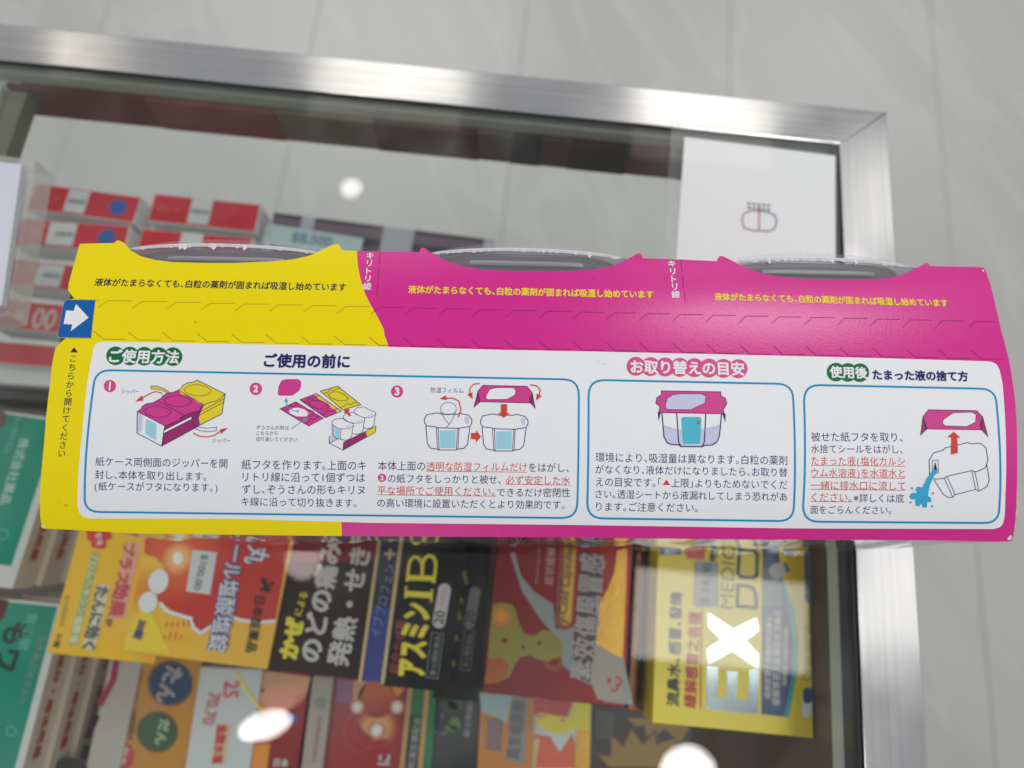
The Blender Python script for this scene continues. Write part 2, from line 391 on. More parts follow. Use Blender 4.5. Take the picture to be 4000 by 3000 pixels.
# ------------------------------------------------------------------ the glass display case
def alu(name, ax):
    m = bpy.data.materials.new(name); m.use_nodes = True; nt = m.node_tree; b = nt.nodes["Principled BSDF"]
    b.inputs["Base Color"].default_value = (.66, .66, .67, 1); b.inputs["Metallic"].default_value = 1
    geo = nt.nodes.new("ShaderNodeNewGeometry"); mp = nt.nodes.new("ShaderNodeMapping")
    mp.inputs["Scale"].default_value = (4, 420, 1) if ax == 'x' else (420, 4, 1)
    nt.links.new(geo.outputs["Position"], mp.inputs[0])
    n = nt.nodes.new("ShaderNodeTexNoise"); n.inputs["Scale"].default_value = 1.0; n.inputs["Detail"].default_value = 4
    nt.links.new(mp.outputs[0], n.inputs["Vector"])
    n3 = nt.nodes.new("ShaderNodeTexNoise"); n3.inputs["Scale"].default_value = 22; n3.inputs["Detail"].default_value = 5
    nt.links.new(geo.outputs["Position"], n3.inputs["Vector"])
    mr = nt.nodes.new("ShaderNodeMapRange"); mr.inputs[1].default_value = .3; mr.inputs[2].default_value = .75; mr.inputs[3].default_value = .11; mr.inputs[4].default_value = .20
    nt.links.new(n3.outputs["Fac"], mr.inputs[0]); nt.links.new(mr.outputs[0], b.inputs["Roughness"])
    bp = nt.nodes.new("ShaderNodeBump"); bp.inputs["Strength"].default_value = .10; bp.inputs["Distance"].default_value = .0001
    nt.links.new(n.outputs["Fac"], bp.inputs["Height"]); nt.links.new(bp.outputs[0], b.inputs["Normal"])
    cr = nt.nodes.new("ShaderNodeValToRGB"); cr.color_ramp.elements[0].position = .3; cr.color_ramp.elements[0].color = (.61, .605, .60, 1); cr.color_ramp.elements[1].position = .7; cr.color_ramp.elements[1].color = (.70, .70, .71, 1)
    nt.links.new(n.outputs["Fac"], cr.inputs[0]); nt.links.new(cr.outputs[0], b.inputs["Base Color"])
    return m
alu_x, alu_y = alu("brushed_aluminium_long", 'x'), alu("brushed_aluminium_side", 'y')
glass = clear("clear_glass", (.96, .98, .965), 1.47); gasket = mat("black_rubber", (22, 22, 24), .6)
edge_m = mat("pale_green_glass_edge", (176, 184, 172), .2, gain=.95); post_m = mat("satin_grey_metal", (150, 152, 146), .3, metal=.5)
c_out = hit(3455, 443); c_in = hit(3268, 583); XI = hit(3345, 2300).x; XO = hit(3575, 2300).x
YI = (hit(1000, 320).y + c_in.y) / 2; YO = c_out.y
print("frame", XI, XO, YI, YO, c_in, c_out, hit(1000, 320), hit(1000, 148))
case = thing("display_case", (XI, YI, FZ), "aluminium framed glass topped display case with medicine boxes inside", "display case")
XL, YB = -.75, -.55
def smear(m):
    nt = m.node_tree; out = nt.nodes["Material Output"]; src = out.inputs[0].links[0].from_socket
    geo = nt.nodes.new("ShaderNodeNewGeometry"); n = nt.nodes.new("ShaderNodeTexNoise"); n.inputs["Scale"].default_value = 14; n.inputs["Detail"].default_value = 8; n.inputs["Distortion"].default_value = 1.2
    nt.links.new(geo.outputs["Position"], n.inputs["Vector"]); r = nt.nodes.new("ShaderNodeMapRange"); r.inputs[1].default_value = .45; r.inputs[2].default_value = .8; r.inputs[3].default_value = .004; r.inputs[4].default_value = .05
    nt.links.new(n.outputs["Fac"], r.inputs[0]); d = nt.nodes.new("ShaderNodeBsdfDiffuse"); d.inputs[0].default_value = (.7, .7, .7, 1)
    mx = nt.nodes.new("ShaderNodeMixShader"); nt.links.new(r.outputs[0], mx.inputs[0]); nt.links.new(src, mx.inputs[1]); nt.links.new(d.outputs[0], mx.inputs[2]); nt.links.new(mx.outputs[0], out.inputs[0])
glass_top_m = clear("counter_glass", (.96, .98, .965), 1.47); smear(glass_top_m)
bevel(prism("frame_rail", [(XL, YI), (XI + .0002, YI), (XO, YO), (XL, YO)], -.03, .0012, alu_x, case), .0005)
bevel(prism("frame_rail", [(XI, YB), (XO, YB), (XO, YO), (XI, YI + .0003)], -.03, .0011, alu_y, case), .0005)
gl = prism("glass_top", [(XL, YB), (XI - .0012, YB), (XI - .0012, YI - .0012), (XL, YI - .0012)], -.005, 0, glass_top_m, case)
mesh_obj("rubber_gasket", [(XL, YI - .0012, -.0006), (XI, YI - .0012, -.0006), (XI, YI, -.0004), (XL, YI, -.0004), (XI - .0014, YB, -.0006), (XI, YB, -.0006), (XI, YI, -.0004), (XI - .0014, YI, -.0004)], [(0, 1, 2, 3), (4, 5, 6, 7)], gasket, case)
dm = Vector((XO - XI, YO - YI)).normalized(); dn = Vector((-dm.y, dm.x)) * .0001
prism("mitre_joint", [(XI + dn.x, YI + dn.y), (XI - dn.x, YI - dn.y), (XO - dn.x, YO - dn.y), (XO + dn.x, YO + dn.y)], .0005, .00128, gasket, case)
# lip below the glass edge, front and side
prism("support_lip", [(XL, YI - .0030), (XI - .0020, YI - .0030), (XI - .0020, YI), (XL, YI)], -.0135, -.0053, edge_m, case)
prism("dark_seal", [(XL, YI - .0022), (XI, YI - .0022), (XI, YI - .0012), (XL, YI - .0012)], -.0003, .0004, gasket, case)
prism("dark_seal", [(XI - .0024, YB), (XI - .0012, YB), (XI - .0012, YI - .0024), (XI - .0024, YI - .0024)], -.0003, .0004, gasket, case)
prism("side_lip", [(XI - .0016, YB), (XI, YB), (XI, YI - .004), (XI - .0016, YI - .004)], -.0140, -.0053, mat("dark_grey_rubber", (62, 64, 68), .35), case)
prism("side_post", [(XI - .0020, YB), (XI, YB), (XI, YI - .004), (XI - .0020, YI - .004)], -.0245, -.0142, mat("pale_anodised_metal", (206, 212, 204), .35, gain=1.1), case)
prism("side_panel", [(XI - .0005, YB), (XI + .002, YB), (XI + .002, YI - .004), (XI - .0005, YI - .004)], -.45, -.0247, mat("brown_side_panel", (92, 70, 56), .4), case)
# added strip, coloured in stretches like red boxes mirrored in the front glass
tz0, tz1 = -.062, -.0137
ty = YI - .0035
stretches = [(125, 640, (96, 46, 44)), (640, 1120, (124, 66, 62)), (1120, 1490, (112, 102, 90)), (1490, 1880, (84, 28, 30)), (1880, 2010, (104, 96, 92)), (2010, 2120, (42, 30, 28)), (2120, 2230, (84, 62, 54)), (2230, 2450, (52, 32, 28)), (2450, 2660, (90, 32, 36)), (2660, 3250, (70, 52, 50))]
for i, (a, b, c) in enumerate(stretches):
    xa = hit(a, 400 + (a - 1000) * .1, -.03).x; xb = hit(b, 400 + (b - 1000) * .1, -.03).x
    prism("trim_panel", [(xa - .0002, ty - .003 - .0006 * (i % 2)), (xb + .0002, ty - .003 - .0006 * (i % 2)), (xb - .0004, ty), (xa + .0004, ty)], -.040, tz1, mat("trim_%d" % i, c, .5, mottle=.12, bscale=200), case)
# divider on the left
xd = hit(118, 330, -.01).x
prism("divider", [(xd - .012, YB), (xd, YB), (xd, YI - .012), (xd - .012, YI - .012)], -.020, -.010, mat("olive_grey_divider", (106, 104, 92), .5), case)
prism("divider_cap", [(xd - .05, YB), (xd - .013, YB), (xd - .013, YI - .011), (xd - .05, YI - .011)], -.012, -.007, edge_m, case)
prism("glass_shelf", [(xd, -.5), (XI - .02, -.5), (XI - .02, YI - .02), (xd, YI - .02)], -.206, -.2, glass, case)
prism("base_tray", [(-.6, -.45), (XI - .02, -.45), (XI - .02, hit(1500, 1700, -.2).y), (-.6, hit(1500, 1700, -.2).y)], -.199, -.194, mat("brown_bronze_tray", (84, 66, 56), .4, mottle=.1, bscale=120), case)

# ------------------------------------------------------------------ the carton
mag = mat("magenta_card", (208, 32, 138), .24, bump=.13, bscale=1500, gain=1.05, mottle=.05)
yel = mat("yellow_card", (226, 206, 0), .34, bump=.16, bscale=1500, gain=1.12, mottle=.04, spec=.2)
wht = mat("white_card", (235, 236, 240), .45, bump=.14, bscale=1300, gain=.98, mottle=.03)
tabblue = mat("blue_tab_ink", (0, 92, 166), .35, spec=.25, bump=.1, bscale=1500)
cut_y = mat("cut_edge_yellow", (168, 150, 20), .7); cut_m = mat("cut_edge_magenta", (140, 24, 90), .7)
pinkpad = mat("illustration_pink", (206, 46, 136), .45); ylwpad = mat("illustration_yellow", (226, 208, 10), .45); dkpink = mat("illustration_dark_pink", (150, 20, 100), .45)
pink_badge = mat("pink_badge_ink", (214, 62, 132), .4)
root = thing("dehumidifier_carton", cw(CX0, .06, 0), "long yellow and magenta three-pack carton with printed instructions lying on the glass counter", "carton", rz=YAW)

ear1 = A((335, 162), (548, 157), (556, 146), (575, 140), (592, 148), (610, 158))
bite1 = A((650, 203), (710, 238), (800, 262), (900, 274), (1100, 280), (1290, 280), (1500, 272), (1650, 258), (1750, 236), (1805, 212))
ear2 = A((1850, 190), (1895, 168), (1920, 163), (1940, 172), (1950, 203))
top_y = A((2045, 205),)
top_m = B((130, 208), (378, 213), (381, 196), (395, 185), (412, 190))
bite2 = B((440, 212), (500, 245), (560, 275), (650, 300), (760, 320), (900, 328), (1100, 331), (1300, 330), (1450, 322), (1560, 300), (1630, 274))
top_m2 = B((1680, 245), (1725, 220), (1745, 222), (1756, 250), (1985, 258)) + C((318, 268), (322, 250), (340, 235), (360, 240))
bite3 = C((380, 250), (460, 292), (560, 335), (700, 364), (850, 378), (1050, 382), (1250, 382), (1400, 370), (1480, 346), (1535, 318))
top_m3 = C((1585, 292), (1608, 280), (1624, 283), (1632, 298), (1955, 306), (1972, 318))
right = C((2010, 430), (2040, 560), (2070, 690), (2100, 800)) + W2((1745, 120), (1775, 300), (1795, 450), (1806, 620), (1811, 800), (1811, 1000), (1807, 1200), (1798, 1400), (1782, 1530), (1765, 1583), (1752, 1588))
bottom = G6((1500, 183), (0, 175)) + G4((2157, 165),) + [(1336, 2094)]
bottom_y = G3((900, 139), (275, 106), (266, 94))
left = Z4((128, 1450), (119, 1390), (115, 1215), (124, 1100), (135, 950), (150, 800), (175, 500), (200, 300), (215, 150)) + A((186, 800), (240, 750))
tab = A((258, 744), (213, 741), (200, 735), (198, 720), (217, 630), (232, 545), (243, 514), (262, 507))
left2 = A((300, 501), (262, 447), (268, 400), (300, 285))
outline = ear1 + bite1 + ear2 + top_y + top_m + bite2 + top_m2 + bite3 + top_m3 + right + bottom + bottom_y + left + tab + left2
curve = A((2050, 290), (2065, 370), (2095, 470), (2130, 540), (2165, 600), (2212, 690)) + B((40, 754)[:0] or (160, 722), (178, 770), (187, 800))
pf = Print(FACE, root)
pf.poly("side_panel", outline, mag, 0)
pf.poly("side_panel", list(reversed(outline)), wht, -10)
pf.poly("side_panel", ear1 + bite1 + ear2 + top_y + curve + [(1334, 2041), (1336, 2094)] + bottom_y + left + tab + left2, yel, 1)
P = pf.parts["side_panel"]
# rim of the card
n = len(outline); k = len(P['v'])
lo = [FACE.loc(*p) for p in outline]
for i in range(n):
    P['v'].append(FACE.world(*lo[i], 0)); P['v'].append(FACE.world(*lo[i], -10))
for i in range(n):
    j = (i + 1) % n; P['f'].append((k + 2 * i, k + 2 * i + 1, k + 2 * j + 1, k + 2 * j)); P['i'].append(P['m'].index(wht))

whitepanel = A((418, 815), (425, 790), (440, 773), (470, 766), (1300, 781), (2212, 797)) + B((900, 817),) + W1((0, 45), (1866, 87)) + W2((800, 105), (1560, 127), (1610, 134), (1645, 155), (1668, 200), (1690, 300), (1706, 500), (1716, 700), (1720, 900), (1714, 1200), (1707, 1390), (1695, 1440), (1670, 1470), (1620, 1485), (0, 1480)) + W1((0, 1452),) + Z6((0, 1435),) + Z5((0, 1402),) + Z4((520, 1400), (470, 1390), (435, 1350), (420, 1290), (420, 1200), (440, 900), (470, 600), (500, 300))
pf.poly("instruction_panel", whitepanel, wht, 2)
def rrect(c, r):                    # rounded outline through four corners
    out = []
    for i in range(4):
        p = Vector(c[i]); a = (Vector(c[i - 1]) - p).normalized(); b = (Vector(c[(i + 1) % 4]) - p).normalized()
        for t in range(7):
            u = t / 6; q = p + a * r * (1 - u) ** 2 + b * r * u ** 2; out.append(tuple(q))
    return out
for c in ([Z4(562, 198), Z6(1683, 276), Z6(1668, 1397), Z4(470, 1345)], [W1(103, 278), W1(1758, 312), W1(1765, 1422), W1(90, 1397)], [W2(85, 318), W2(1640, 352), W2(1668, 1437), W2(75, 1425)]):
    pf.stroke("blue_frame#%d" % c[0][0], rrect(c, 62), 8, cyan_ink, 3, True)
T = pf.text; tb = .006
L_ = "instruction_text"
for s, f, a, b, m in [
    ("紙ケース両側面のジッパーを開", Z4, (568, 938), (1635, 955), navy), ("封し、本体を取り出します。", Z4, (563, 1043), (1465, 1060), navy), ("(紙ケースがフタになります。)", Z4, (560, 1143), (1555, 1155), navy),
    ("紙フタを作ります。上面のキ", Z5, (92, 962), (1100, 972), navy), ("リトリ線に沿って1個ずつは", Z5, (100, 1063), (1090, 1070), navy), ("ずし、ぞうさんの形もキリヌ", Z5, (95, 1163), (1088, 1170), navy), ("キ線に沿って切り抜きます。", Z5, (90, 1262), (1020, 1275), navy),
    ("本体上面の", Z6, (55, 972), (437, 975), navy), ("透明な防湿フィルムだけ", Z6, (447, 978), (1262, 985), red_ink), ("をはがし、", Z6, (1275, 985), (1600, 988), navy),
    ("の紙フタをしっかりと被せ、", Z6, (135, 1075), (1050, 1085), navy), ("必ず安定した水", Z6, (1090, 1088), (1612, 1092), red_ink),
    ("平な場所でご使用ください。", Z6, (50, 1172), (1000, 1182), red_ink), ("できるだけ密閉性", Z6, (1020, 1188), (1610, 1190), navy), ("の高い環境に設置いただくとより効果的です。", Z6, (50, 1273), (1565, 1290), navy),
    ("環境により、吸湿量は異なります。白粒の薬剤", W1, (158, 903), (1710, 930), navy), ("がなくなり、液体だけになりましたら、お取り替", W1, (158, 1000), (1712, 1027), navy),
    ("えの目安です。「", W1, (160, 1102), (690, 1110), navy), ("上限」よりもためないでくだ", W1, (770, 1112), (1712, 1128), navy), ("さい。透湿シートから液漏れしてしまう恐れがあ", W1, (158, 1200), (1708, 1225), navy), ("ります。ご注意ください。", W1, (162, 1302), (985, 1312), navy),
    ("被せた紙フタを取り、", W2, (140, 738), (880, 742), navy), ("水捨てシールをはがし、", W2, (140, 835), (880, 840), navy), ("たまった液(塩化カルシ", W2, (143, 938), (900, 943), red_ink), ("ウム水溶液)を水道水と", W2, (143, 1035), (900, 1040), red_ink),
    ("一緒に排水口に流して", W2, (140, 1130), (905, 1137), red_ink), ("ください。", W2, (145, 1228), (468, 1230), red_ink), ("※詳しくは底", W2, (485, 1232), (893, 1238), navy), ("面をごらんください。", W2, (135, 1328), (790, 1332), navy),
    ("防湿フィルム", Z6, (483, 360), (748, 365), navy), ("ジッパー", Z4, (776, 373), (922, 373), navy), ("ジッパー", Z4, (1513, 770), (1660, 770), navy),
    ("ぞうさんの形は", I2, (208, 885), (720, 890), navy), ("こちらから", I2, (208, 973), (548, 975), navy), ("切り抜いてください", I2, (200, 1065), (850, 1075), navy)]:
    T(L_, s, f(*a), f(*b), m, 3, .003, 1.05)
for f, a, b in [(Z6, (447, 1017), (1265, 1025)), (Z6, (1088, 1122), (1615, 1130)), (Z6, (47, 1207), (1012, 1219)), (W2, (140, 969), (902, 977)), (W2, (140, 1067), (900, 1074)), (W2, (137, 1163), (907, 1171)), (W2, (135, 1262), (474, 1264))]:
    pf.stroke("red_underline#%d%d" % (f(*a)[0], f(*a)[1]), [f(*a), f(*b)], 2.2, red_ink, 3)
pf.poly("red_triangle", W1((700, 1128), (764, 1130), (732, 1084)), red_ink, 3)
# headings
def badge_row(part, f, a, b, n, r, m):
    for i in range(n):
        t = i / (n - 1); c = f(a[0] + (b[0] - a[0]) * t, a[1] + (b[1] - a[1]) * t); pf.ell(part + "#%d" % f(*a)[0], c, r, r, m, 3 + .12 * i)
badge_row("green_heading_badge", Z4, (730, 83), (1195, 90), 5, 36.5, green_ink)
badge_row("pink_heading_badge", W1, (485, 168), (1312, 188), 8, 37, pink_badge)
badge_row("green_heading_badge", W2, (342, 215), (535, 220), 3, 36.5, green_ink)
T("heading_text", "ご使用方法", Z4(680, 85), Z4(1246, 95), white_ink, 5, .035)
T("heading_text", "ご使用の前に", Z5(273, 120), Z5(970, 130), navy, 5, .035)
T("heading_text", "お取り替えの目安", W1(440, 170), W1(1362, 190), white_ink, 5, .035)
T("heading_text", "使用後", W2(290, 213), W2(596, 222), white_ink, 5, .035)
T("heading_text", "たまった液の捨て方", W2(637, 236), W2(1410, 250), navy, 5, .035)
for f, c, r, s in [(Z4, (684, 328), 24, "1"), (I2, (200, 278), 24.5, "2"), (Z6, (210, 372), 24, "3"), (Z6, (88, 1070), 16.5, "2")]:
    q = f(*c); pf.ell("number_badge#%d" % q[0], q, r, r, pink_badge, 3)
    hw = r * (.14 if s == "1" else .40); T("badge_number", s, (q[0] - hw, q[1]), (q[0] + hw, q[1]), white_ink, 4, .02 if s == "1" else .05)
# captions on the yellow and magenta band
T("warning_text", "液体がたまらなくても、白粒の薬剤が固まれば吸湿し始めています", A(428, 398), A(1978, 430), dark_ink, 2, .022, 1.10)
ycap = mat("yellow_caption_ink", (240, 214, 20), .45)
T("warning_text", "液体がたまらなくても、白粒の薬剤が固まれば吸湿し始めています", B(308, 443), B(1820, 475), ycap, 2, .032, 1.10)
T("warning_text", "液体がたまらなくても、白粒の薬剤が固まれば吸湿し始めています", C(300, 488), C(1740, 528), ycap, 2, .032, 1.10)
pf.column("cut_line_text", "キリトリ線", A(2127, 235), A(2108, 425), 34, white_ink, 2, .02)
pf.column("cut_line_text", "キリトリ線", B(1934, 285), B(1958, 475), 34, white_ink, 2, .02)
pf.column("opening_text", "こちらから開けてください", Z4(385, 106), Z4(294, 874), 33, dark_ink, 2, .006)
pf.poly("opening_arrow", Z4((360, 55), (427, 57), (394, 15)), dark_ink, 2)
# perforations of zipper strip and vertical cuts, shade inside painted as darker ink
def lerp2(a, b, t): return (a[0] + (b[0] - a[0]) * t, a[1] + (b[1] - a[1]) * t)
u = lambda p: FACE.loc(*p)
a0, a1 = u(A(447, 555)), u(C(1868, 685)); b0, b1 = u(A(506, 514)), u(C(1908, 641)); c0, c1 = u(A(663, 514)), u(C(2042, 643))
d0, d1 = u(A(417, 700)), u(C(1887, 817)); e0, e1 = u(A(481, 750)), u(C(1946, 873)); f0, f1 = u(A(620, 752)), u(C(2085, 874))
for i in range(27):
    t = i / 26
    m = cut_y if i < 8 else cut_m
    pf.local_stroke("perforation", [lerp2(a0, a1, t), lerp2(b0, b1, t), lerp2(c0, c1, t)], .00022, m, 2)
    pf.local_stroke("perforation", [lerp2(d0, d1, t), lerp2(e0, e1, t), lerp2(f0, f1, t)], .00024, m, 2)
for p, q in ((B(135, 212), B(112, 500)), (B(1988, 262), B(2020, 540))):
    for t in (0, .36, .68): pf.stroke("perforation", [lerp2(p, q, t), lerp2(p, q, t + .26)], 2.6, cut_m, 2)
pf.stroke("perforation", A((300, 507), (455, 510)), 2, cut_y, 3); pf.stroke("perforation", A((260, 744), (405, 744)), 2, cut_y, 3)
pf.poly("pull_tab", A((262, 508), (432, 510), (405, 742), (215, 740), (201, 734), (199, 720), (218, 630), (233, 546), (243, 516)), tabblue, 2)
pf.poly("pull_tab", A((252, 573), (298, 577), (313, 534), (390, 618), (280, 702), (290, 660), (236, 657)), white_ink, 3)

# ---- step drawings on the white panel (cut-out characters in them are left blank)
IL = "instruction_drawing"
def fill(f, pts, m, l=3): pf.poly(IL, f(*pts), m, l)
def line(f, pts, wd=2.6, m=navy, l=5, closed=False): pf.stroke(IL, f(*pts), wd, m, l, closed)
IL = "instruction_drawing#1"
# 1: carton with its zipper being pulled
fill(I1, [(150, 655), (600, 885), (550, 1212), (148, 1003)], white_ink); fill(I1, [(150, 655), (240, 700), (232, 965), (150, 1003)], pale_ink, 3.5)
fill(I1, [(290, 770), (465, 850), (460, 1120), (330, 1050), (285, 1000)], water_ink, 3.5)
fill(I1, [(600, 885), (1240, 545), (1245, 620), (1165, 880), (1130, 895), (1070, 930), (555, 1212), (575, 1010), (585, 950)], dkpink, 3.4)
fill(I1, [(1240, 545), (1575, 370), (1525, 690), (1170, 870), (1150, 760), (1170, 690)], ylwpad, 3.6)
fill(I1, [(160, 650), (215, 615), (230, 575), (300, 530), (410, 510), (550, 435), (560, 405), (640, 355), (735, 345), (825, 305), (1230, 540), (1185, 585), (1160, 640), (1080, 660), (980, 690), (910, 720), (850, 750), (840, 800), (740, 835), (660, 850), (600, 885)], pinkpad, 4)
fill(I1, [(825, 305), (875, 270), (890, 230), (970, 190), (1060, 175), (1120, 145), (1575, 370), (1510, 405), (1500, 450), (1420, 490), (1320, 505), (1235, 545), (1120, 500), (1050, 430), (950, 390), (860, 370)], ylwpad, 4.3)
fill(I1, [(585, 960), (820, 840), (1030, 735), (1030, 780), (820, 885), (575, 1012)], white_ink, 4.4)
line(I1, [(820, 308), (1235, 545)], 2); line(I1, [(480, 480), (910, 715)], 2)
line(I1, [(160, 650), (215, 615), (230, 575), (300, 530), (410, 510), (550, 435), (560, 405), (640, 355), (735, 345), (825, 305), (875, 270), (890, 230), (970, 190), (1060, 175), (1120, 145), (1575, 370), (1525, 690), (1170, 870), (1070, 930), (550, 1212), (148, 1003), (155, 655)], 2.6, navy, 5, True)
line(I1, [(160, 655), (600, 885), (740, 835), (840, 800), (860, 750), (985, 688), (1080, 660), (1160, 640), (1190, 585), (1240, 545), (1320, 505), (1420, 490), (1500, 450), (1575, 370)], 2.4)
line(I1, [(600, 885), (585, 960), (550, 1212)], 2.4); line(I1, [(585, 960), (1030, 735), (1560, 450)], 2); line(I1, [(575, 1012), (1030, 780), (1550, 505)], 2)
for cx, cy in ((1135, 310), (810, 485), (485, 655)):
    line(I1, [(cx + dx, cy + dy) for dx, dy in ((-225, -10), (-190, 40), (-60, 90), (60, 92), (150, 70), (225, 10), (170, -40), (30, -88), (-60, -92), (-160, -60))], 1.8, navy, 5, True)
fill(I1, [(375, 245), (470, 240), (600, 290), (680, 345), (640, 350), (560, 310), (470, 290), (380, 293)], ylwpad, 3.2); line(I1, [(380, 293), (375, 245), (470, 240), (600, 290), (680, 345)], 2); line(I1, [(380, 293), (470, 290), (560, 310), (640, 350)], 2)
line(I1, [(1030, 780), (1060, 860), (1140, 905), (1280, 925), (1440, 905), (1430, 965), (1300, 980), (1170, 965), (1060, 910)], 2)
line(I1, [(555, 365), (520, 345), (450, 330), (390, 350), (230, 430)], 4, red_ink); fill(I1, [(120, 492), (230, 395), (255, 475)], red_ink, 5)
line(I1, [(1060, 1000), (1150, 1050), (1280, 1065), (1400, 1040), (1510, 965)], 4, red_ink); fill(I1, [(1620, 918), (1495, 940), (1505, 1020)], red_ink, 5)
IL = "instruction_drawing#2"
# 2: the three lids and the tubs taken out
fill(I2, [(560, 230), (600, 150), (680, 125), (870, 125), (912, 165), (910, 250), (880, 310), (770, 385), (570, 385), (542, 355)], pinkpad)
for q, m in (([(580, 593), (828, 482), (1258, 740), (1030, 860)], pinkpad), ([(893, 450), (1153, 350), (1545, 628), (1292, 730)], pinkpad), ([(1215, 315), (1485, 235), (1848, 525), (1568, 610)], ylwpad)):
    fill(I2, q, m); line(I2, q, 2.4, navy, 5, True)
fill(I2, [(1110, 368), (1153, 350), (1545, 628), (1470, 658), (1460, 610), (1390, 580), (1340, 510), (1190, 440), (1155, 395)], ylwpad, 3.5)
fill(I2, [(720, 620), (790, 580), (870, 575), (960, 600), (1040, 660), (1000, 710), (850, 712), (740, 665)], white_ink, 4)
for a, b in (((635, 620), (880, 515)), ((970, 820), (1215, 705)), ((940, 495), (1200, 385)), ((1230, 690), (1500, 590)), ((1265, 350), (1535, 270)), ((1520, 570), (1800, 485))):
    mx, my = (a[0] + b[0]) / 2, (a[1] + b[1]) / 2; line(I2, [a, (a[0] + 60, a[1] - 15), (mx - 40, my - 15), (mx + 30, my - 5), (b[0] - 50, b[1] + 5), b], 1.8)
for cx, cy in ((1190, 525), (1500, 395)):
    line(I2, [(cx + dx, cy + dy) for dx, dy in ((-165, -25), (-100, -70), (0, -68), (90, -30), (155, 40), (110, 70), (0, 68), (-110, 30))], 1.8, navy, 5, True)
line(I2, [(678, 440), (690, 540), (740, 600), (800, 625), (858, 630)], 3, splash_ink); fill(I2, [(645, 485), (705, 485), (682, 418)], splash_ink, 5); pf.ell(IL, I2(858, 630), 4, 4, splash_ink, 5)
line(I2, [(755, 905), (960, 765)], 2.6, splash_ink); fill(I2, [(1002, 735), (945, 742), (975, 790)], splash_ink, 5)
pf.ring(IL, I2(1065, 660), 12, 12, 1.6, navy, 5)
fill(I2, [(1575, 1120), (2085, 862), (2075, 960), (1570, 1240)], dkpink, 3); fill(I2, [(1925, 945), (2088, 862), (2072, 962), (1950, 1030)], ylwpad, 3.5)
fill(I2, [(1350, 1020), (1410, 985), (1500, 1060), (1355, 1130)], pale_ink, 3); line(I2, [(1350, 1020), (1355, 1130), (1570, 1240), (1580, 1120), (2088, 862), (2072, 962), (1570, 1240)], 2.2)
line(I2, [(1355, 1130), (1490, 1060)], 1.8)
for dx, dy in ((350, -180), (178, -92), (0, 0)):
    q = [(1395 + dx, 800 + dy), (1440 + dx, 755 + dy), (1530 + dx, 740 + dy), (1580 + dx, 750 + dy), (1600 + dx, 775 + dy), (1690 + dx, 810 + dy), (1730 + dx, 830 + dy), (1732 + dx, 870 + dy), (1720 + dx, 900 + dy), (1705 + dx, 1020 + dy), (1670 + dx, 1070 + dy), (1600 + dx, 1085 + dy), (1440 + dx, 1040 + dy), (1405 + dx, 980 + dy), (1400 + dx, 840 + dy)]
    k_ = 5 - (dx / 350)
    fill(I2, q, white_ink, k_); line(I2, q, 2.2, navy, k_ + .3, True); line(I2, [(1395 + dx, 830 + dy), (1480 + dx, 890 + dy), (1560 + dx, 910 + dy), (1660 + dx, 905 + dy), (1730 + dx, 860 + dy)], 2, navy, k_ + .3)
    fill(I2, [(1605 + dx, 885 + dy), (1665 + dx, 850 + dy), (1690 + dx, 855 + dy), (1630 + dx, 893 + dy)], pale_ink, k_ + .2)
fill(I2, [(1440, 875), (1530, 895), (1520, 1050), (1440, 1030)], water_ink, 5.3); line(I2, [(1540, 895), (1530, 1070)], 2, navy, 5.5); line(I2, [(1420, 850), (1420, 1010)], 2, navy, 5.5)
fill(I2, [(1590, 590), (1680, 605), (1655, 640), (1700, 695), (1665, 715), (1625, 655), (1595, 670)], red_ink, 6)
IL = "instruction_drawing#3"
# 3: film peeled off, lid put on
def tub_drawing(f, dx, dy, film):
    o = [(430, 600), (450, 560), (530, 545), (580, 556), (700, 556), (720, 548), (790, 565), (815, 600), (815, 625), (800, 655), (720, 668), (700, 670), (540, 665), (520, 658), (450, 650), (432, 625)]
    line(f, [(x + dx, y + dy) for x, y in o], 2.8, navy, 5, True)
    line(f, [(x + dx, y + dy) for x, y in [(443, 650), (455, 790), (480, 830), (535, 838), (548, 845), (690, 845), (700, 838), (750, 832), (780, 800), (800, 660)]], 2.8)
    for x0, x1 in ((528, 538), (542, 550), (700, 690), (712, 702)): line(f, [(x0 + dx, 665 + dy), (x1 + dx, 842 + dy)], 2.2)
    fill(f, [(555 + dx, 688 + dy), (685 + dx, 685 + dy), (682 + dx, 828 + dy), (560 + dx, 830 + dy)], water_ink)
    fill(f, [(756 + dx, 580 + dy), (784 + dx, 575 + dy), (793 + dx, 630 + dy), (764 + dx, 635 + dy)], pale_ink)
tub_drawing(Z6, 0, 0, True); tub_drawing(Z6, 455, 8, False)
pf.ring(IL, Z6(625, 510), 31, 24, 1.6, navy, 5); line(Z6, [(562, 540), (600, 600), (632, 640), (600, 668)], 1.8); line(Z6, [(686, 540), (660, 590), (632, 640)], 1.8)
line(Z6, [(705, 580), (728, 520), (710, 450), (660, 425), (600, 428)], 4.5, red_ink); fill(Z6, [(555, 432), (605, 402), (612, 442)], red_ink, 5)
def lid_drawing(f, pts, hole, wings, lines):
    fill(f, pts, pinkpad, 3); fill(f, hole, white_ink, 4); line(f, hole, 1.6, navy, 5, True); line(f, pts, 2.2, navy, 5, True)
    for q in wings: fill(f, q, dkpink, 3.6); line(f, q, 2, navy, 5, True)
lid_drawing(Z6, [(905, 322), (1262, 330), (1305, 385), (1300, 465), (880, 455), (862, 372)], [(935, 400), (960, 355), (1010, 342), (1150, 342), (1172, 365), (1165, 400), (1100, 435), (945, 437), (925, 425)], [[(862, 372), (870, 415), (882, 455), (830, 502)], [(1305, 385), (1280, 430), (1288, 462), (1330, 510)]], [])
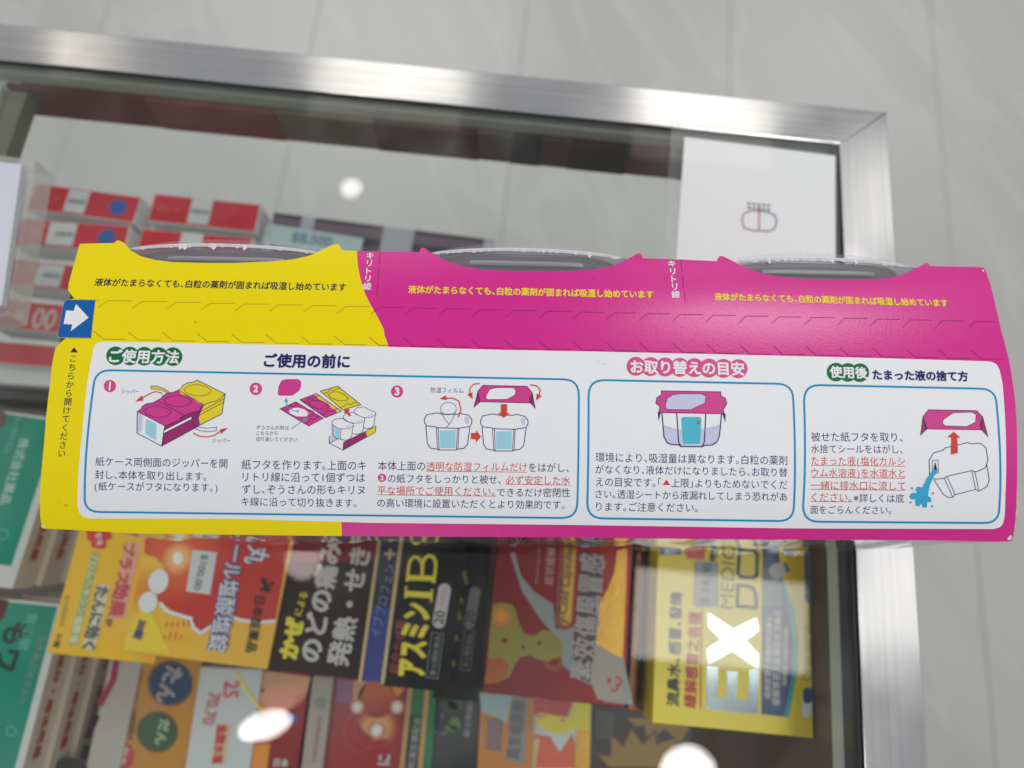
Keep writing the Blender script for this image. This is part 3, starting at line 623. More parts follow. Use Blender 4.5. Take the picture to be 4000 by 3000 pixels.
line(Z6, [(878, 308), (830, 312), (800, 345), (798, 385)], 4.5, red_ink); fill(Z6, [(777, 395), (820, 378), (822, 435)], red_ink, 5)
line(Z6, [(1285, 318), (1340, 325), (1368, 360), (1362, 400)], 4.5, red_ink); fill(Z6, [(1335, 445), (1340, 388), (1382, 410)], red_ink, 5)
fill(Z6, [(1050, 475), (1100, 475), (1100, 547), (1122, 547), (1073, 585), (1027, 545), (1050, 545)], red_ink, 6)
fill(Z6, [(808, 708), (848, 708), (850, 685), (890, 736), (850, 785), (848, 758), (808, 758)], red_ink, 5)
IL = "instruction_drawing#4"
# replacement drawing
fill(W1, [(700, 640), (820, 680), (1010, 682), (1165, 640), (1160, 740), (1130, 800), (1040, 805), (1020, 815), (860, 815), (830, 800), (760, 800), (720, 770)], pale_ink, 3)
fill(W1, [(850, 590), (870, 578), (1000, 578), (1015, 595), (1003, 795), (865, 797)], aqua_ink, 4)
fill(W1, [(690, 367), (1170, 375), (1172, 405), (1210, 430), (1220, 470), (1190, 520), (1200, 552), (670, 542), (680, 495), (645, 465), (655, 420), (692, 400)], pinkpad, 4); line(W1, [(690, 367), (1170, 375), (1172, 405), (1210, 430), (1220, 470), (1190, 520), (1200, 552), (670, 542), (680, 495), (645, 465), (655, 420), (692, 400)], 2.6, navy, 5, True)
q = [(722, 490), (735, 430), (780, 400), (850, 390), (1020, 392), (1050, 410), (1045, 465), (930, 520), (750, 518), (725, 508)]
fill(W1, q, pale_ink, 5); line(W1, q, 2, navy, 6, True)
line(W1, [(695, 545), (712, 740), (740, 790), (780, 802), (830, 803), (850, 817), (1020, 819), (1040, 808), (1100, 805), (1140, 780), (1160, 735), (1178, 550)], 4)
line(W1, [(815, 548), (830, 780), (850, 817)], 4); line(W1, [(1050, 550), (1038, 780), (1020, 817)], 4); line(W1, [(705, 645), (760, 670), (850, 682)], 2.6, pale_ink, 5); line(W1, [(1012, 682), (1100, 670), (1165, 645)], 2.6, pale_ink, 5)
fill(W1, [(662, 540), (685, 545), (668, 610)], navy, 5); fill(W1, [(1185, 550), (1210, 553), (1208, 622)], navy, 5)
fill(W1, [(974, 634), (1004, 635), (989, 600)], red_ink, 5)
IL = "instruction_drawing#5"
# draining drawing
lid_drawing(W2, [(1090, 520), (1480, 527), (1530, 580), (1515, 682), (1072, 675), (1045, 578)], [(1210, 600), (1290, 545), (1440, 540), (1475, 560), (1470, 620), (1400, 655), (1225, 650), (1203, 630)], [[(1045, 578), (1060, 620), (1078, 675), (1024, 728)], [(1530, 580), (1508, 640), (1520, 682), (1572, 738)]], [])
line(W2, [(1100, 1060), (1095, 930), (1130, 870), (1210, 845), (1225, 828), (1410, 785), (1425, 795), (1510, 790), (1555, 825), (1572, 930), (1550, 990), (1475, 1022), (1440, 1012), (1240, 1058), (1215, 1075), (1150, 1082), (1115, 1070)], 2.6, navy, 5, True)
line(W2, [(1135, 1085), (1210, 1205), (1250, 1230), (1285, 1228), (1310, 1205), (1470, 1165), (1500, 1178), (1565, 1140), (1582, 1090), (1562, 965)], 2.4)
for a, b in (((1218, 1075), (1285, 1222)), ((1240, 1060), (1305, 1205)), ((1442, 1015), (1472, 1168)), ((1466, 1022), (1498, 1178))): line(W2, [a, b], 2)
line(W2, [(1120, 930), (1168, 925), (1170, 1030), (1122, 1040)], 1.8, navy, 5, True); fill(W2, [(1130, 1005), (1145, 940), (1160, 1005)], navy, 5.3)
fill(W2, [(1270, 882), (1275, 742), (1242, 742), (1295, 698), (1348, 745), (1322, 745), (1327, 870)], red_ink, 6)
fill(W2, [(1165, 1005), (1125, 1010), (1075, 1075), (1040, 1150), (1005, 1140), (985, 1165), (1000, 1190), (950, 1195), (935, 1225), (955, 1245), (985, 1240), (985, 1295), (1015, 1300), (1030, 1270), (1045, 1310), (1075, 1310), (1080, 1265), (1110, 1265), (1112, 1238), (1085, 1215), (1100, 1130), (1130, 1060), (1160, 1025)], splash_ink, 6)
for x, y, r in ((955, 1155, 4.5), (1125, 1195, 4.5), (945, 1270, 4), (1120, 1300, 4.5), (1090, 1260, 2), (970, 1175, 2)): pf.ell(IL, W2(x, y), r, r, splash_ink, 6, 12)
# wear: specks of dirt and whitened, scuffed corners
for q, r_ in ((A(1048, 645), 2.6), (Z4(270, 1270), 2), (Z4(330, 1296), 2.6), (Z4(318, 1288), 1.6), (W1(180, 128), 2), (B(1135, 380), 2), (B(1450, 375), 2.4), (B(1520, 905), 2), (Z6(45, 1503), 2.4), (W2(380, 50), 2), (Z5(1010, 1195), 1.8), (W1(1080, 700), 1.6)):
    pf.ell("dirt_speck#%d" % q[0], q, r_, r_ * .7, dark_ink, 4, 8)
for q in ([(3931, 2106), (3946, 2088), (3951, 2096), (3944, 2110)], [(3966, 2020), (3970, 1990), (3966, 2000)], [(170, 2058), (182, 2062), (176, 2052)], [(3834, 1054), (3841, 1056), (3842, 1066)]):
    pf.poly("scuff#%d" % q[0][0], q, wht, 5)
pf.done()

# ---- the other walls of the carton
def cq(name, pts, m, parent=root, thick=None, smooth=False):
    return mesh_obj(name, [cw(*p) for p in pts], [tuple(range(len(pts)))], m, parent)
uL, uR = CX0 - CL / 2 + .0005, CX0 + CL / 2 - .0012
yb, yt = .0160, .1150
film_m = None
def film_over():
    m = bpy.data.materials.new("shrink_film_over_card"); m.use_nodes = True; nt = m.node_tree; b = nt.nodes["Principled BSDF"]
    geo = nt.nodes.new("ShaderNodeTexCoord"); mp = nt.nodes.new("ShaderNodeMapping"); mp.inputs["Scale"].default_value = (16, 1, 130)
    nt.links.new(geo.outputs["Object"], mp.inputs[0]); n_ = nt.nodes.new("ShaderNodeTexNoise"); n_.inputs["Scale"].default_value = 1.6; n_.inputs["Detail"].default_value = 5
    nt.links.new(mp.outputs[0], n_.inputs["Vector"]); r = nt.nodes.new("ShaderNodeValToRGB")
    r.color_ramp.elements[0].position = .35; r.color_ramp.elements[0].color = (.20, .17, .19, 1); r.color_ramp.elements[1].position = .7; r.color_ramp.elements[1].color = (.62, .57, .6, 1)
    nt.links.new(n_.outputs["Fac"], r.inputs[0]); nt.links.new(r.outputs[0], b.inputs["Base Color"]); b.inputs["Roughness"].default_value = .08
    b.inputs["Coat Weight"].default_value = 1
    bp = nt.nodes.new("ShaderNodeBump"); bp.inputs["Strength"].default_value = .8; bp.inputs["Distance"].default_value = .002
    nt.links.new(n_.outputs["Fac"], bp.inputs["Height"]); nt.links.new(bp.outputs[0], b.inputs["Normal"])
    return m
filmm = film_over()
# base panel under clear film, bulging a little
NU = 60; V = []; F = []
prof = [(yb - .0002, prof_z(yb) - .0006), (yb - .0012, .088), (yb - .0006, .06), (yb - .0018, .03), (yb - .0020, .012), (yb - .0004, .0025)]
for i in range(NU + 1):
    uu = uL + (uR - uL) * i / NU
    for j, (y, z) in enumerate(prof): V.append(cw(uu, y + (.0006 * math.sin(i * .9 + j) + .0004 * math.sin(i * 2.3)) * (0 < j < 5), z))
for i in range(NU):
    for j in range(5): F.append((i * 6 + j, i * 6 + j + 1, (i + 1) * 6 + j + 1, (i + 1) * 6 + j))
base_p = mesh_obj("film_wrapped_base", V, F, filmm, root, smooth=True)
V = []; F = []; random.seed(9); uu = .0
ux = CX0 - .012; uy_end = CX0 + .036
while ux < uy_end:
    wd = random.choice([.0003, .0005, .0008]); k = len(V)
    for a, z in ((ux, .072), (ux + wd, .072), (ux + wd, .030), (ux, .030)): V.append(cw(a, yb - .0030, z))
    F.append((k, k + 1, k + 2, k + 3)); ux += wd + random.choice([.0003, .0006, .0009])
mesh_obj("barcode", V, F, black, root)
cq("end_panel", [(uL, yb, .002), (uL, yt, .002), (uL, yt, prof_z(yt) - .0012), (uL, .08, prof_z(.08) - .0012), (uL, .05, prof_z(.05) - .0012), (uL, yb, prof_z(yb) - .0012)], yel)
cq("end_panel", [(uR, yb, .002), (uR, yt, .002), (uR, yt, prof_z(yt) - .0012), (uR, .08, prof_z(.08) - .0012), (uR, .05, prof_z(.05) - .0012), (uR, yb, prof_z(yb) - .0012)], mag)
cq("lower_side_panel", [(uL, yb, .0018), (uR, yb, .0018), (uR, yt, .0018), (uL, yt, .0018)], mag)
# lid panel (faces away from the camera) with three openings: built of the bars left between them
tubs_u = [FACE.loc(*A(1230, 200))[0], FACE.loc(*B(1040, 260))[0], FACE.loc(*C(960, 310))[0]]
HW = .0392
xs = [uL] + sum([[t - HW, t + HW] for t in tubs_u], []) + [uR]
for i in range(0, 8, 2):
    cq("lid_panel", [(xs[i], yt, .002), (xs[i + 1], yt, .002), (xs[i + 1], yt, prof_z(yt) - .0006), (xs[i], yt, prof_z(yt) - .0006)], yel if i == 0 else mag)
cq("lid_panel", [(uL, yt - .0002, .002), (uR, yt - .0002, .002), (uR, yt - .0002, .012), (uL, yt - .0002, .012)], mag)

# ------------------------------------------------------------------ the three tubs inside it
tub_m = mat("grey_white_plastic", (118, 117, 125), .34, spec=.6, bump=.04, bscale=300)
rim_m = mat("grey_plastic_rim", (140, 138, 146), .3, spec=.6)
flake = mat("torn_white_film_edge", (222, 222, 226), .25, bump=.4, bscale=700)
film_clear = clear("wrinkled_clear_film", (.93, .92, .93), 1.5, .12, .13, (.8, .74, .76))
film_grey = clear("hazy_grey_film", (.8, .8, .82), 1.5, .16, .60, (.27, .26, .275))
labs = ["grey plastic tub showing through the opening in the yellow end of the carton", "grey plastic tub in the middle opening of the carton", "grey plastic tub in the right magenta opening of the carton"]
ytopedge = [FACE.loc(*A(1230, 205)), FACE.loc(*B(1040, 232)), FACE.loc(*C(960, 288))]
for ti, tu in enumerate(tubs_u):
    ye = float(np.interp(ytopedge[ti][1], _gs, _gy))            # y of the card's top fold here
    zt = prof_z(ye) - .0008; zc, hz = zt - .0435, .0435
    tr = thing("dehumidifier_tub", cw(tu, .06, .005), labs[ti], "plastic tub", "tubs in the three-pack carton", YAW)
    def ringpts(y, k, n=128, e=4.6, shrink=0.0):
        out = []
        for i in range(n):
            t = 2 * math.pi * i / n; c_, s_ = math.cos(t), math.sin(t)
            out.append(cw(tu + (HW * k) * math.copysign(abs(c_) ** (2 / e), c_), y, zc + (hz * k) * math.copysign(abs(s_) ** (2 / e), s_)))
        return out
    def loft(name, rings, m, cap=False):
        V = []; F = []; n = len(rings[0])
        for r in rings: V += r
        for a in range(len(rings) - 1):
            for i in range(n): F.append((a * n + i, a * n + (i + 1) % n, (a + 1) * n + (i + 1) % n, (a + 1) * n + i))
        if cap: F.append(tuple(range((len(rings) - 1) * n, len(rings) * n)))
        return mesh_obj(name, V, F, m, tr, smooth=True)
    yr = ye + .0012
    loft("tub_body", [ringpts(y, k) for y, k in ((.02, .80), (yr - .03, .93), (yr - .014, .95), (yr - .0100, .955), (yr - .0094, .972), (yr - .0070, .976), (yr - .0064, .955), (yr - .0052, .955))], tub_m)
    loft("rim", [ringpts(y, k) for y, k in ((yr - .0053, .95), (yr - .0049, .985), (yr - .0030, .99), (yr - .0026, .968), (yr - .0014, .965), (yr - .0010, .985), (yr - .0002, .985), (yr + .0001, .96))], rim_m)
    # dome of the moisture film over the mouth
    ks = [1.0, .97, .9, .78, .6, .4, .2, .04]
    bulge = .0022
    loft("film_seal", [ringpts(yr - .0001 + bulge * (1 - k * k), .985 * k) for k in ks], film_clear, True)
    # ragged white edge of torn film lying along the top of the dome, and the clear serrated skirt behind it
    random.seed(30 + ti); N = 90; V = []; F = []
    for i in range(N + 1):
        q = -1 + 2 * i / N; uu = tu + HW * 1.0 * q; yy = ye - .0004 + .0034 * (1 - q * q) ** .7
        zz = zt + .0006 - .0012 * q ** 4
        wd = .0009 * (1 - q ** 6) + .0003 + (.0005 * random.random() if random.random() < .4 else 0) + (random.uniform(.0006, .0016) if random.random() < .04 else 0)
        V += [cw(uu, yy, zz), cw(uu, yy - wd * .35, zz + .0003), cw(uu + random.uniform(-.0003, .0003), yy - wd, zz - .0002)]
    for i in range(N):
        for j in range(2): F.append((i * 3 + j, i * 3 + j + 1, i * 3 + j + 4, i * 3 + j + 3))
    mesh_obj("torn_film_edge", V, F, flake, tr)
    V = []; F = []
    for i in range(N + 1):
        q = -1 + 2 * i / N; uu = tu + HW * q; yy = ye - .0009 + .0034 * (1 - q * q) ** .7
        for dy, dz in ((0, 0), (-.0012, -.0001), (-.0026, -.0007), (-.0060, -.0012), (-.0120, -.0014)): V.append(cw(uu * 1.0, yy + dy, zt - .0002 + dz))
    for i in range(N):
        for j in range(4): F.append((i * 5 + j, i * 5 + j + 1, i * 5 + j + 6, i * 5 + j + 5))
    mesh_obj("film_shoulder", V, F, film_grey, tr, smooth=True)
    V = []; F = []; N = 80
    for i in range(N + 1):
        q = -.9 + 1.85 * i / N; uu = tu + HW * q; b_ = .0034 * (1 - min(1, q * q)) ** .7
        ex = .0034 * max(0, 1 - (q / 1.0) ** 2) ** .5
        saw = .0005 * (1 if i % 3 == 0 else 0) * (1 if -.5 < q < .35 else .25)
        V += [cw(uu, ye - .0008 + b_, zt), cw(uu, ye - .0006 + b_ + ex * .5, zt - .0010 + .0004 * math.sin(i * .7)), cw(uu, ye - .0006 + b_ + ex + saw, zt - .0026)]
    for i in range(N):
        for j in range(2): F.append((i * 3 + j, i * 3 + j + 1, i * 3 + j + 4, i * 3 + j + 3))
    mesh_obj("film_skirt", V, F, film_clear, tr, smooth=True)

# ------------------------------------------------------------------ medicine boxes in the case
def cuboid(z, BL, BR, TL):
    """footprint of a right-angled box from photo points on its top face at height z"""
    a, b, c = (Vector(hit(*p, z)[:2]) for p in (BL, BR, TL))
    e = (b - a).normalized(); n = Vector((-e.y, e.x)); h = (c - a).dot(n)
    return [tuple(a), tuple(b), tuple(b + n * h), tuple(a + n * h)]
def med_box(name, z, BL, BR, TL, thick, m, label, cat="medicine box", group=None, part="box_body", bev=.0005):
    q = cuboid(z, BL, BR, TL); c = [sum(p[i] for p in q) / 4 for i in (0, 1)]
    t = thing(name, (c[0], c[1], z - thick), label, cat, group)
    prism(part, q, z - thick, z, m, t, bev)
    return t, Print(Flat(z + .00005), t), q
def quad(q, u0, v0, u1, v1):        # sub-rectangle of a footprint in 0..1 coordinates (BL origin)
    a, b, c, d = map(Vector, q)
    f = lambda u_, v_: tuple(a + (b - a) * u_ + (d - a) * v_)
    return [f(u0, v0), f(u1, v0), f(u1, v1), f(u0, v1)]
def side_wall(t, name, p0, p1, z0, z1, m, off=.0003):
    """thin printed strip standing on a vertical side from p0 to p1 (xy)"""
    d = (Vector(p1) - Vector(p0)).normalized(); n = Vector((d.y, -d.x)) * off
    return mesh_obj(name, [(p0[0] + n.x, p0[1] + n.y, z0), (p1[0] + n.x, p1[1] + n.y, z0), (p1[0] + n.x, p1[1] + n.y, z1), (p0[0] + n.x, p0[1] + n.y, z1)], [(0, 1, 2, 3)], m, t)
GL_ = dict(rough=.22, spec=.55)
c_y = mat("box_golden_yellow", (236, 180, 12), .3, gain=1.15); c_y2 = mat("box_yellow_orange", (238, 180, 50), .3, gain=1.1)
c_red = mat("box_red", (206, 50, 34), .28, gain=1.15); c_lem = mat("box_lemon", (240, 206, 40), .3, gain=1.05)
c_org = mat("box_orange", (235, 140, 30), .3); c_white = mat("box_white", (222, 222, 222), .35)
c_brn = mat("box_dark_brown_gloss", (46, 22, 24), .3, spec=.3, metal=.2); c_blk = mat("box_black", (8, 7, 10), .35, spec=.18)
c_blue = mat("box_royal_blue", (40, 52, 140), .25); c_gold = mat("gold_foil", (176, 132, 60), .3, metal=.85, bump=.35, bscale=300)
c_palegold = mat("pale_gold_line", (206, 180, 130), .3, metal=.5)
c_silver = mat("silver_foil", (150, 158, 164), .14, metal=.92); c_dred = mat("box_deep_red", (128, 20, 28), .28, metal=.5, gain=1.0, bump=.1, bscale=200)
c_yell = mat("print_yellow", (240, 222, 50), .3); c_teal = mat("box_teal", (0, 148, 124), .35); c_teald = mat("teal_light_print", (96, 190, 170), .4)
c_cream = mat("box_cream", (206, 190, 176), .4, gain=1.0); c_rprint = mat("print_red", (205, 60, 62), .4); c_pink = mat("print_pink_red", (222, 84, 100), .35)
c_olive = mat("box_olive_yellow", (150, 135, 40), .3); c_grey = mat("print_grey", (140, 142, 146), .35); c_steel = mat("print_steel_blue", (96, 112, 126), .3)
c_dkb = mat("print_deep_blue", (24, 62, 118), .3); c_cy = mat("print_turquoise", (0, 172, 182), .3); c_bronze = mat("bronze_foil", (110, 66, 40), .25, metal=.7)
c_green = mat("print_green", (26, 112, 62), .3); c_eyel = mat("box_bright_yellow", (238, 208, 24), .3, gain=1.1)
stk = mat("price_sticker_paper", (214, 214, 216), .45); stk_g = mat("price_sticker_grey", (168, 172, 178), .45); c_tan = mat("print_tan", (196, 148, 96), .3)
c_peach = mat("box_peach", (214, 150, 104), .3); c_lb = mat("print_light_blue", (40, 110, 190), .4); c_brown = mat("box_brown", (112, 84, 62), .4); c_mar = mat("box_maroon", (100, 22, 26), .3)

# -- upper row -----------------------------------------------------
ZU = -.050
# golden yellow phlegm medicine box
t, p, q = med_box("medicine_box", ZU - .012, (181, 2551), (600, 2594), (289, 2010), .03, c_y, "golden yellow medicine box with red lettering running down, left end of upper row", group="boxes in the upper row")
tx = p.text
p.poly("red_burst", G3((560, 110), (720, 120), (725, 170), (690, 185), (690, 235), (640, 240), (590, 225), (590, 190), (565, 180)), c_red, 1)
tx("lettering", "プラス", G3(845, 200), G3(790, 470), c_rprint, 3, .03, 1.0); tx("lettering", "効果", G3(800, 460), G3(745, 680), c_rprint, 3, .04, 1.0)
p.stroke("lettering_outline", G3((868, 195), (755, 690)), 62, mat("print_blush", (236, 170, 150), .35), 1)
tx("lettering", "たんに効く", G3(670, 480), G3(575, 890), mat("print_slate", (92, 96, 92), .35), 4, .05, 1.1)
p.stroke("lettering_outline", G3((675, 470), (575, 890)), 48, mat("print_cream", (226, 214, 190), .4), 2)
p.stroke("green_caption_strip", G3((625, 260), (470, 860)), 32, mat("print_sage", (160, 180, 110), .35), 1)
tx("lettering", "ブロムヘキシン塩酸塩", G3(628, 265), G3(478, 850), mat("print_pale_cream", (232, 226, 190), .4), 3, .03)
tx("lettering", "第②類医薬品", G3(440, 540), G3(400, 740), c_olive, 2); tx("lettering", "31錠", G3(392, 790), G3(362, 880), black, 2, .02)
tx("lettering", "が", G3(718, 690), G3(700, 740), black, 4, .03); tx("lettering", "セキ", G3(640, 130), G3(650, 220), white_ink, 3, .03)
p.done()
# red and yellow sneeze box
t, p, q = med_box("medicine_box", ZU, (476, 2545), (1043, 2615), (583, 2030), .030, c_y2, "red and yellow tablet box with two white pills and wavy white line", group="boxes in the upper row")
p.poly("red_field", G3((945, 60), (1885, 150), (1785, 700), (1680, 710), (1550, 690), (1460, 665), (1400, 720), (1310, 770), (1270, 760), (1250, 690), (1130, 655), (1080, 610), (1050, 590), (1000, 560), (1030, 380), (1060, 340), (1010, 295), (935, 270)), p.grad("red_sun_glow_blend", G3(1155, 300), G3(1480, 330), [(0, (255, 240, 205)), (.12, (255, 190, 120)), (.38, (230, 96, 50)), (1, (206, 46, 36))], True), 1)
p.poly("orange_field", G3((935, 275), (1010, 295), (1060, 350), (1075, 420), (1020, 560), (900, 640), (840, 780), (815, 800), (880, 500)), p.grad("orange_to_yellow_blend", G3(980, 300), G3(860, 720), [(0, (246, 196, 60)), (.5, (236, 140, 40)), (1, (240, 196, 50))]), 2)
p.poly("lemon_field", G3((1000, 690), (1110, 920), (800, 895), (880, 560), (960, 600)), c_lem, 1.5)
p.stroke("white_wave", G3((1040, 590), (1080, 640), (1150, 665), (1240, 690), (1255, 750), (1300, 785), (1390, 730), (1460, 670), (1560, 700), (1680, 718), (1785, 705)), 13, white_ink, 3)
p.ell("pill_picture", G3(1030, 450), 38, 48, white_ink, 4, rot=.3); p.ell("pill_picture", G3(962, 585), 36, 42, white_ink, 4, rot=.4)
p.ell("sun_flare", G3(1155, 300), 20, 24, mat("print_flare", (255, 246, 226), .3), 3)
for x in range(6): p.stroke("ray_marks", G3((1090 + 32 * x, 715 - 4 * x), (1072 + 40 * x, 745)), 4, c_red, 3); p.stroke("ray_marks", G3((1075 + 34 * x, 800 - 25 * math.sin(x)), (1060 + 38 * x, 828)), 4, c_red, 3)
p.poly("price_sticker", G3((1250, 245), (1410, 262), (1365, 535), (1210, 515)), stk, 5); p.text("sticker_lettering", "$100.00", G3(1330, 275), G3(1275, 505), mat("sticker_grey_ink", (120, 130, 135), .5), 6, .03, .9)
out_w = white_ink
p.text("lettering", "一ル塩酸塩錠", G3(1540, 215), G3(1408, 905), mat("lettering_violet_blue", (90, 88, 150), .35), 5, .09, 1.15)
p.text("lettering", "一ル塩酸塩錠", G3(1540, 215), G3(1408, 905), out_w, 6, .01, 1.15)
p.text("lettering", "丸", G3(1685, 225), G3(1655, 340), mat("lettering_violet_blue", (70, 66, 140), .35), 5, .09, 1.4); p.text("lettering", "丸", G3(1685, 225), G3(1655, 340), out_w, 6, .02, 1.4)
p.text("lettering", "日本医薬品", G3(1690, 545), G3(1625, 910), black, 5, .02, 1.0); p.text("lettering", "30錠", G3(930, 700), G3(890, 825), c_dkb, 5, .04, 1.0)
for i_, (a, b) in enumerate((((1695, 430), (1750, 520)), ((1690, 510), (1775, 455)), ((1715, 430), (1725, 520)))): p.stroke("emblem", G3(a, b), 11, black, 5 + .2 * i_)
p.done()
# dark cold remedy box with blue stripe
t, p, q = med_box("medicine_box", ZU - .002, (1043, 2615), (1746, 2695), (1145, 2030), .034, c_brn, "dark brown cold remedy box with gold and blue stripes and big yellow lettering", group="boxes in the upper row")
p.poly("black_field", G4((1010, 60), (1540, 110), (1395, 1165), (985, 1125)), c_blk, 1)
p.poly("red_top_field", G4((640, 60), (975, 100), (950, 290), (700, 330), (400, 320), (380, 150)), c_dred, 1)
p.stroke("gold_stripe", G4((975, 120), (838, 1105)), 12, c_palegold, 2); p.stroke("gold_stripe", G4((1115, 130), (985, 1112)), 14, c_palegold, 2)
p.poly("blue_stripe", G4((915, 610), (1040, 620), (970, 1105), (855, 1090)), c_blue, 1.6)
p.poly("blue_stripe", G4((980, 130), (1100, 140), (1040, 620), (915, 610)), mat("box_midnight", (22, 26, 52), .25), 1.6)
p.text("lettering", "イブプロフェン", G4(935, 810), G4(1035, 340), mat("lettering_pale_blue", (116, 138, 190), .35), 3, .0, 1.15); p.text("lettering", "＋", G4(1030, 310), G4(1038, 235), c_palegold, 3, .06)
p.text("lettering", "アスミン", G4(1170, 1065), G4(1215, 590), c_yell, 3, .055, 1.75)
for pts in ([(1130, 505), (1130, 555), (1308, 575), (1310, 525)],): pass
p.stroke("lettering", G4((1142, 530), (1310, 540)), 22, c_yell, 3); p.stroke("lettering", G4((1140, 480), (1134, 560)), 8, c_yell, 3.2); p.stroke("lettering", G4((1308, 500), (1300, 585)), 8, c_yell, 3.4)
p.stroke("lettering", G4((1150, 425), (1320, 432)), 20, c_yell, 3); p.stroke("lettering", G4((1145, 450), (1158, 340), (1172, 305), (1195, 290), (1220, 297), (1236, 320), (1243, 350), (1240, 430)), 11, c_yell, 3.2); p.stroke("lettering", G4((1243, 430), (1246, 340), (1258, 300), (1285, 283), (1312, 290), (1328, 315), (1332, 345), (1318, 460)), 12, c_yell, 3.4)
p.text("lettering", "総合かぜ薬", G4(1062, 1045), G4(1115, 700), mat("lettering_dull_red", (150, 40, 40), .4), 3, .02, 1.3)
p.text("lettering", "かぜ", G4(370, 955), G4(425, 680), c_yell, 3, .07, 1.0); p.text("lettering", "による", G4(435, 670), G4(480, 520), c_yell, 3, .02, 1.1)
lw = mat("lettering_soft_white", (205, 198, 196), .35)
p.text("lettering", "のどの痛み", G4(510, 970), G4(660, 190), lw, 3, .045, 1.0); p.text("lettering", "発熱・せき", G4(690, 1000), G4(850, 230), lw, 3, .035, 1.0)
p.ell("white_capsule_label", G4(1360, 610), 17, 0.1, lw, 3) if False else None
def pill_label(pr, part, a, b, wd, m, layer):
    pr.stroke(part, [a, b], wd, m, layer); pr.ell(part, a, wd / 2, wd / 2, m, layer + .15, 16); pr.ell(part, b, wd / 2, wd / 2, m, layer + .3, 16)
pill_label(p, "white_capsule_label", G4(1352, 712), G4(1388, 505), 50, lw, 3); p.text("lettering", "20", G4(1348, 728), G4(1364, 640), black, 4, .02, 1.0); p.text("lettering", "カプセル", G4(1372, 612), G4(1390, 490), c_grey, 4, .01)
p.stroke("grey_outline_label", [G4(1308, 780), G4(1382, 788), G4(1342, 1080), G4(1268, 1070)], 3, c_grey, 3, True); p.text("lettering", "第②類医薬品", G4(1310, 1062), G4(1345, 800), c_grey, 4, .01)
p.done()
# added black box in place of that box's printed right side
t, p, q = med_box("medicine_box", ZU - .022, (1690, 2728), (1868, 2742), (1760, 2060), .030, c_blk, "black medicine box half hidden beside the one with yellow lettering", group="boxes in the upper row")
pill_label(p, "grey_capsule_label", G4(1548, 720), G4(1585, 520), 44, mat("label_dim_grey", (120, 120, 126), .35), 2); p.text("lettering", "20", G4(1545, 725), G4(1560, 640), black, 3, .02, 1.0)
p.stroke("grey_outline_label", [G4(1520, 762), G4(1582, 768), G4(1550, 1030), G4(1490, 1020)], 3, mat("label_dim_grey", (120, 120, 126), .35), 2, True); p.text("lettering", "第②類医薬品", G4(1522, 1005), G4(1552, 790), c_grey, 3)
for a, b in (((1515, 380), (1530, 470)), ((1490, 560), (1510, 590)), ((1475, 640), (1492, 700)), ((1455, 800), (1470, 830)), ((1440, 960), (1450, 1000))): p.stroke("yellow_print", G4(a, b), 13, c_olive, 2)
p.done()
# deep red capsule box
t, p, q = med_box("medicine_box", ZU - .004, (1886, 2706), (2440, 2764), (1955, 2060), .036, c_dred, "deep red cold capsule box with gold foil, white band and outlined characters", group="boxes in the upper row")
p.poly("white_band", KD((340, 150), (380, 130), (440, 360), (560, 500), (740, 620), (760, 840), (930, 830), (920, 1290), (1100, 1370), (1210, 1520), (1480, 1550), (1385, 1100), (1160, 980), (930, 1280), (820, 1180), (800, 960), (620, 760), (450, 500)), mat("box_silver_grey_print", (150, 150, 154), .3), 1)
p.poly("gold_field", KD((1330, 120), (1420, 100), (1410, 480), (1380, 1120), (1260, 1060), (1130, 980), (1160, 620), (1240, 480), (1300, 330)), c_gold, 2)
p.poly("pale_corner", KD((1130, 985), (1260, 1060), (1385, 1120), (1375, 1500), (1150, 1500), (1080, 1330)), mat("box_warm_grey", (170, 158, 148), .3), 2)
p.poly("olive_blob", KD((180, 620), (260, 600), (360, 620), (400, 700), (420, 800), (470, 890), (560, 910), (640, 850), (740, 880), (810, 960), (830, 1040), (800, 1100), (700, 1150), (600, 1130), (520, 1090), (430, 1110), (380, 1180), (330, 1290), (220, 1340), (110, 1350), (140, 1000)), c_olive, 2)
p.poly("orange_patch", KD((190, 650), (300, 630), (350, 720), (340, 810), (240, 850), (160, 830)), p.grad("orange_patch_blend", KD(260, 730), KD(360, 830), [(0, (236, 140, 30)), (1, (150, 120, 40))], True), 3); p.poly("orange_patch", KD((130, 1120), (250, 1110), (330, 1180), (300, 1290), (200, 1340), (105, 1330)), mat("box_burnt_orange", (176, 86, 30), .3), 3)
for x, y, r in ((290, 955, 10), (460, 1015, 8), (610, 980, 8), (738, 1145, 11)): p.ell("virus_spot", KD(x, y), r, r, c_dred, 3.5)
for r in (24, 34): p.ring("virus_spot", KD(738, 1145), r, r, 2, c_tan, 3.5)
p.poly("label_frame", KD((800, 90), (960, 100), (920, 800), (890, 850), (820, 855), (765, 820), (750, 770)), mat("box_rust", (150, 62, 30), .3), 3)
p.poly("gold_label", KD((850, 90), (945, 100), (900, 780), (860, 810), (800, 790)), c_gold, 4); p.text("lettering", "y-Cold Capsules", KD(825, 795), KD(895, 85), black, 5, .02, 1.1)
p.poly("dark_title_band", KD((1005, 120), (1190, 160), (1130, 980), (1075, 1340), (915, 1270), (960, 700)), mat("box_plum", (60, 22, 34), .3), 4)
p.text("lettering", "素效傷風冒感", KD(1000, 1320), KD(1105, 150), mat("lettering_silver", (176, 166, 168), .3), 5, .02, 1.35)
p.text("lettering", "症状緩解", KD(690, 440), KD(720, 90), mat("lettering_pale_rose", (196, 140, 140), .35), 5, .02); p.text("lettering", "—— — —", KD(580, 430), KD(610, 100), lw, 5)
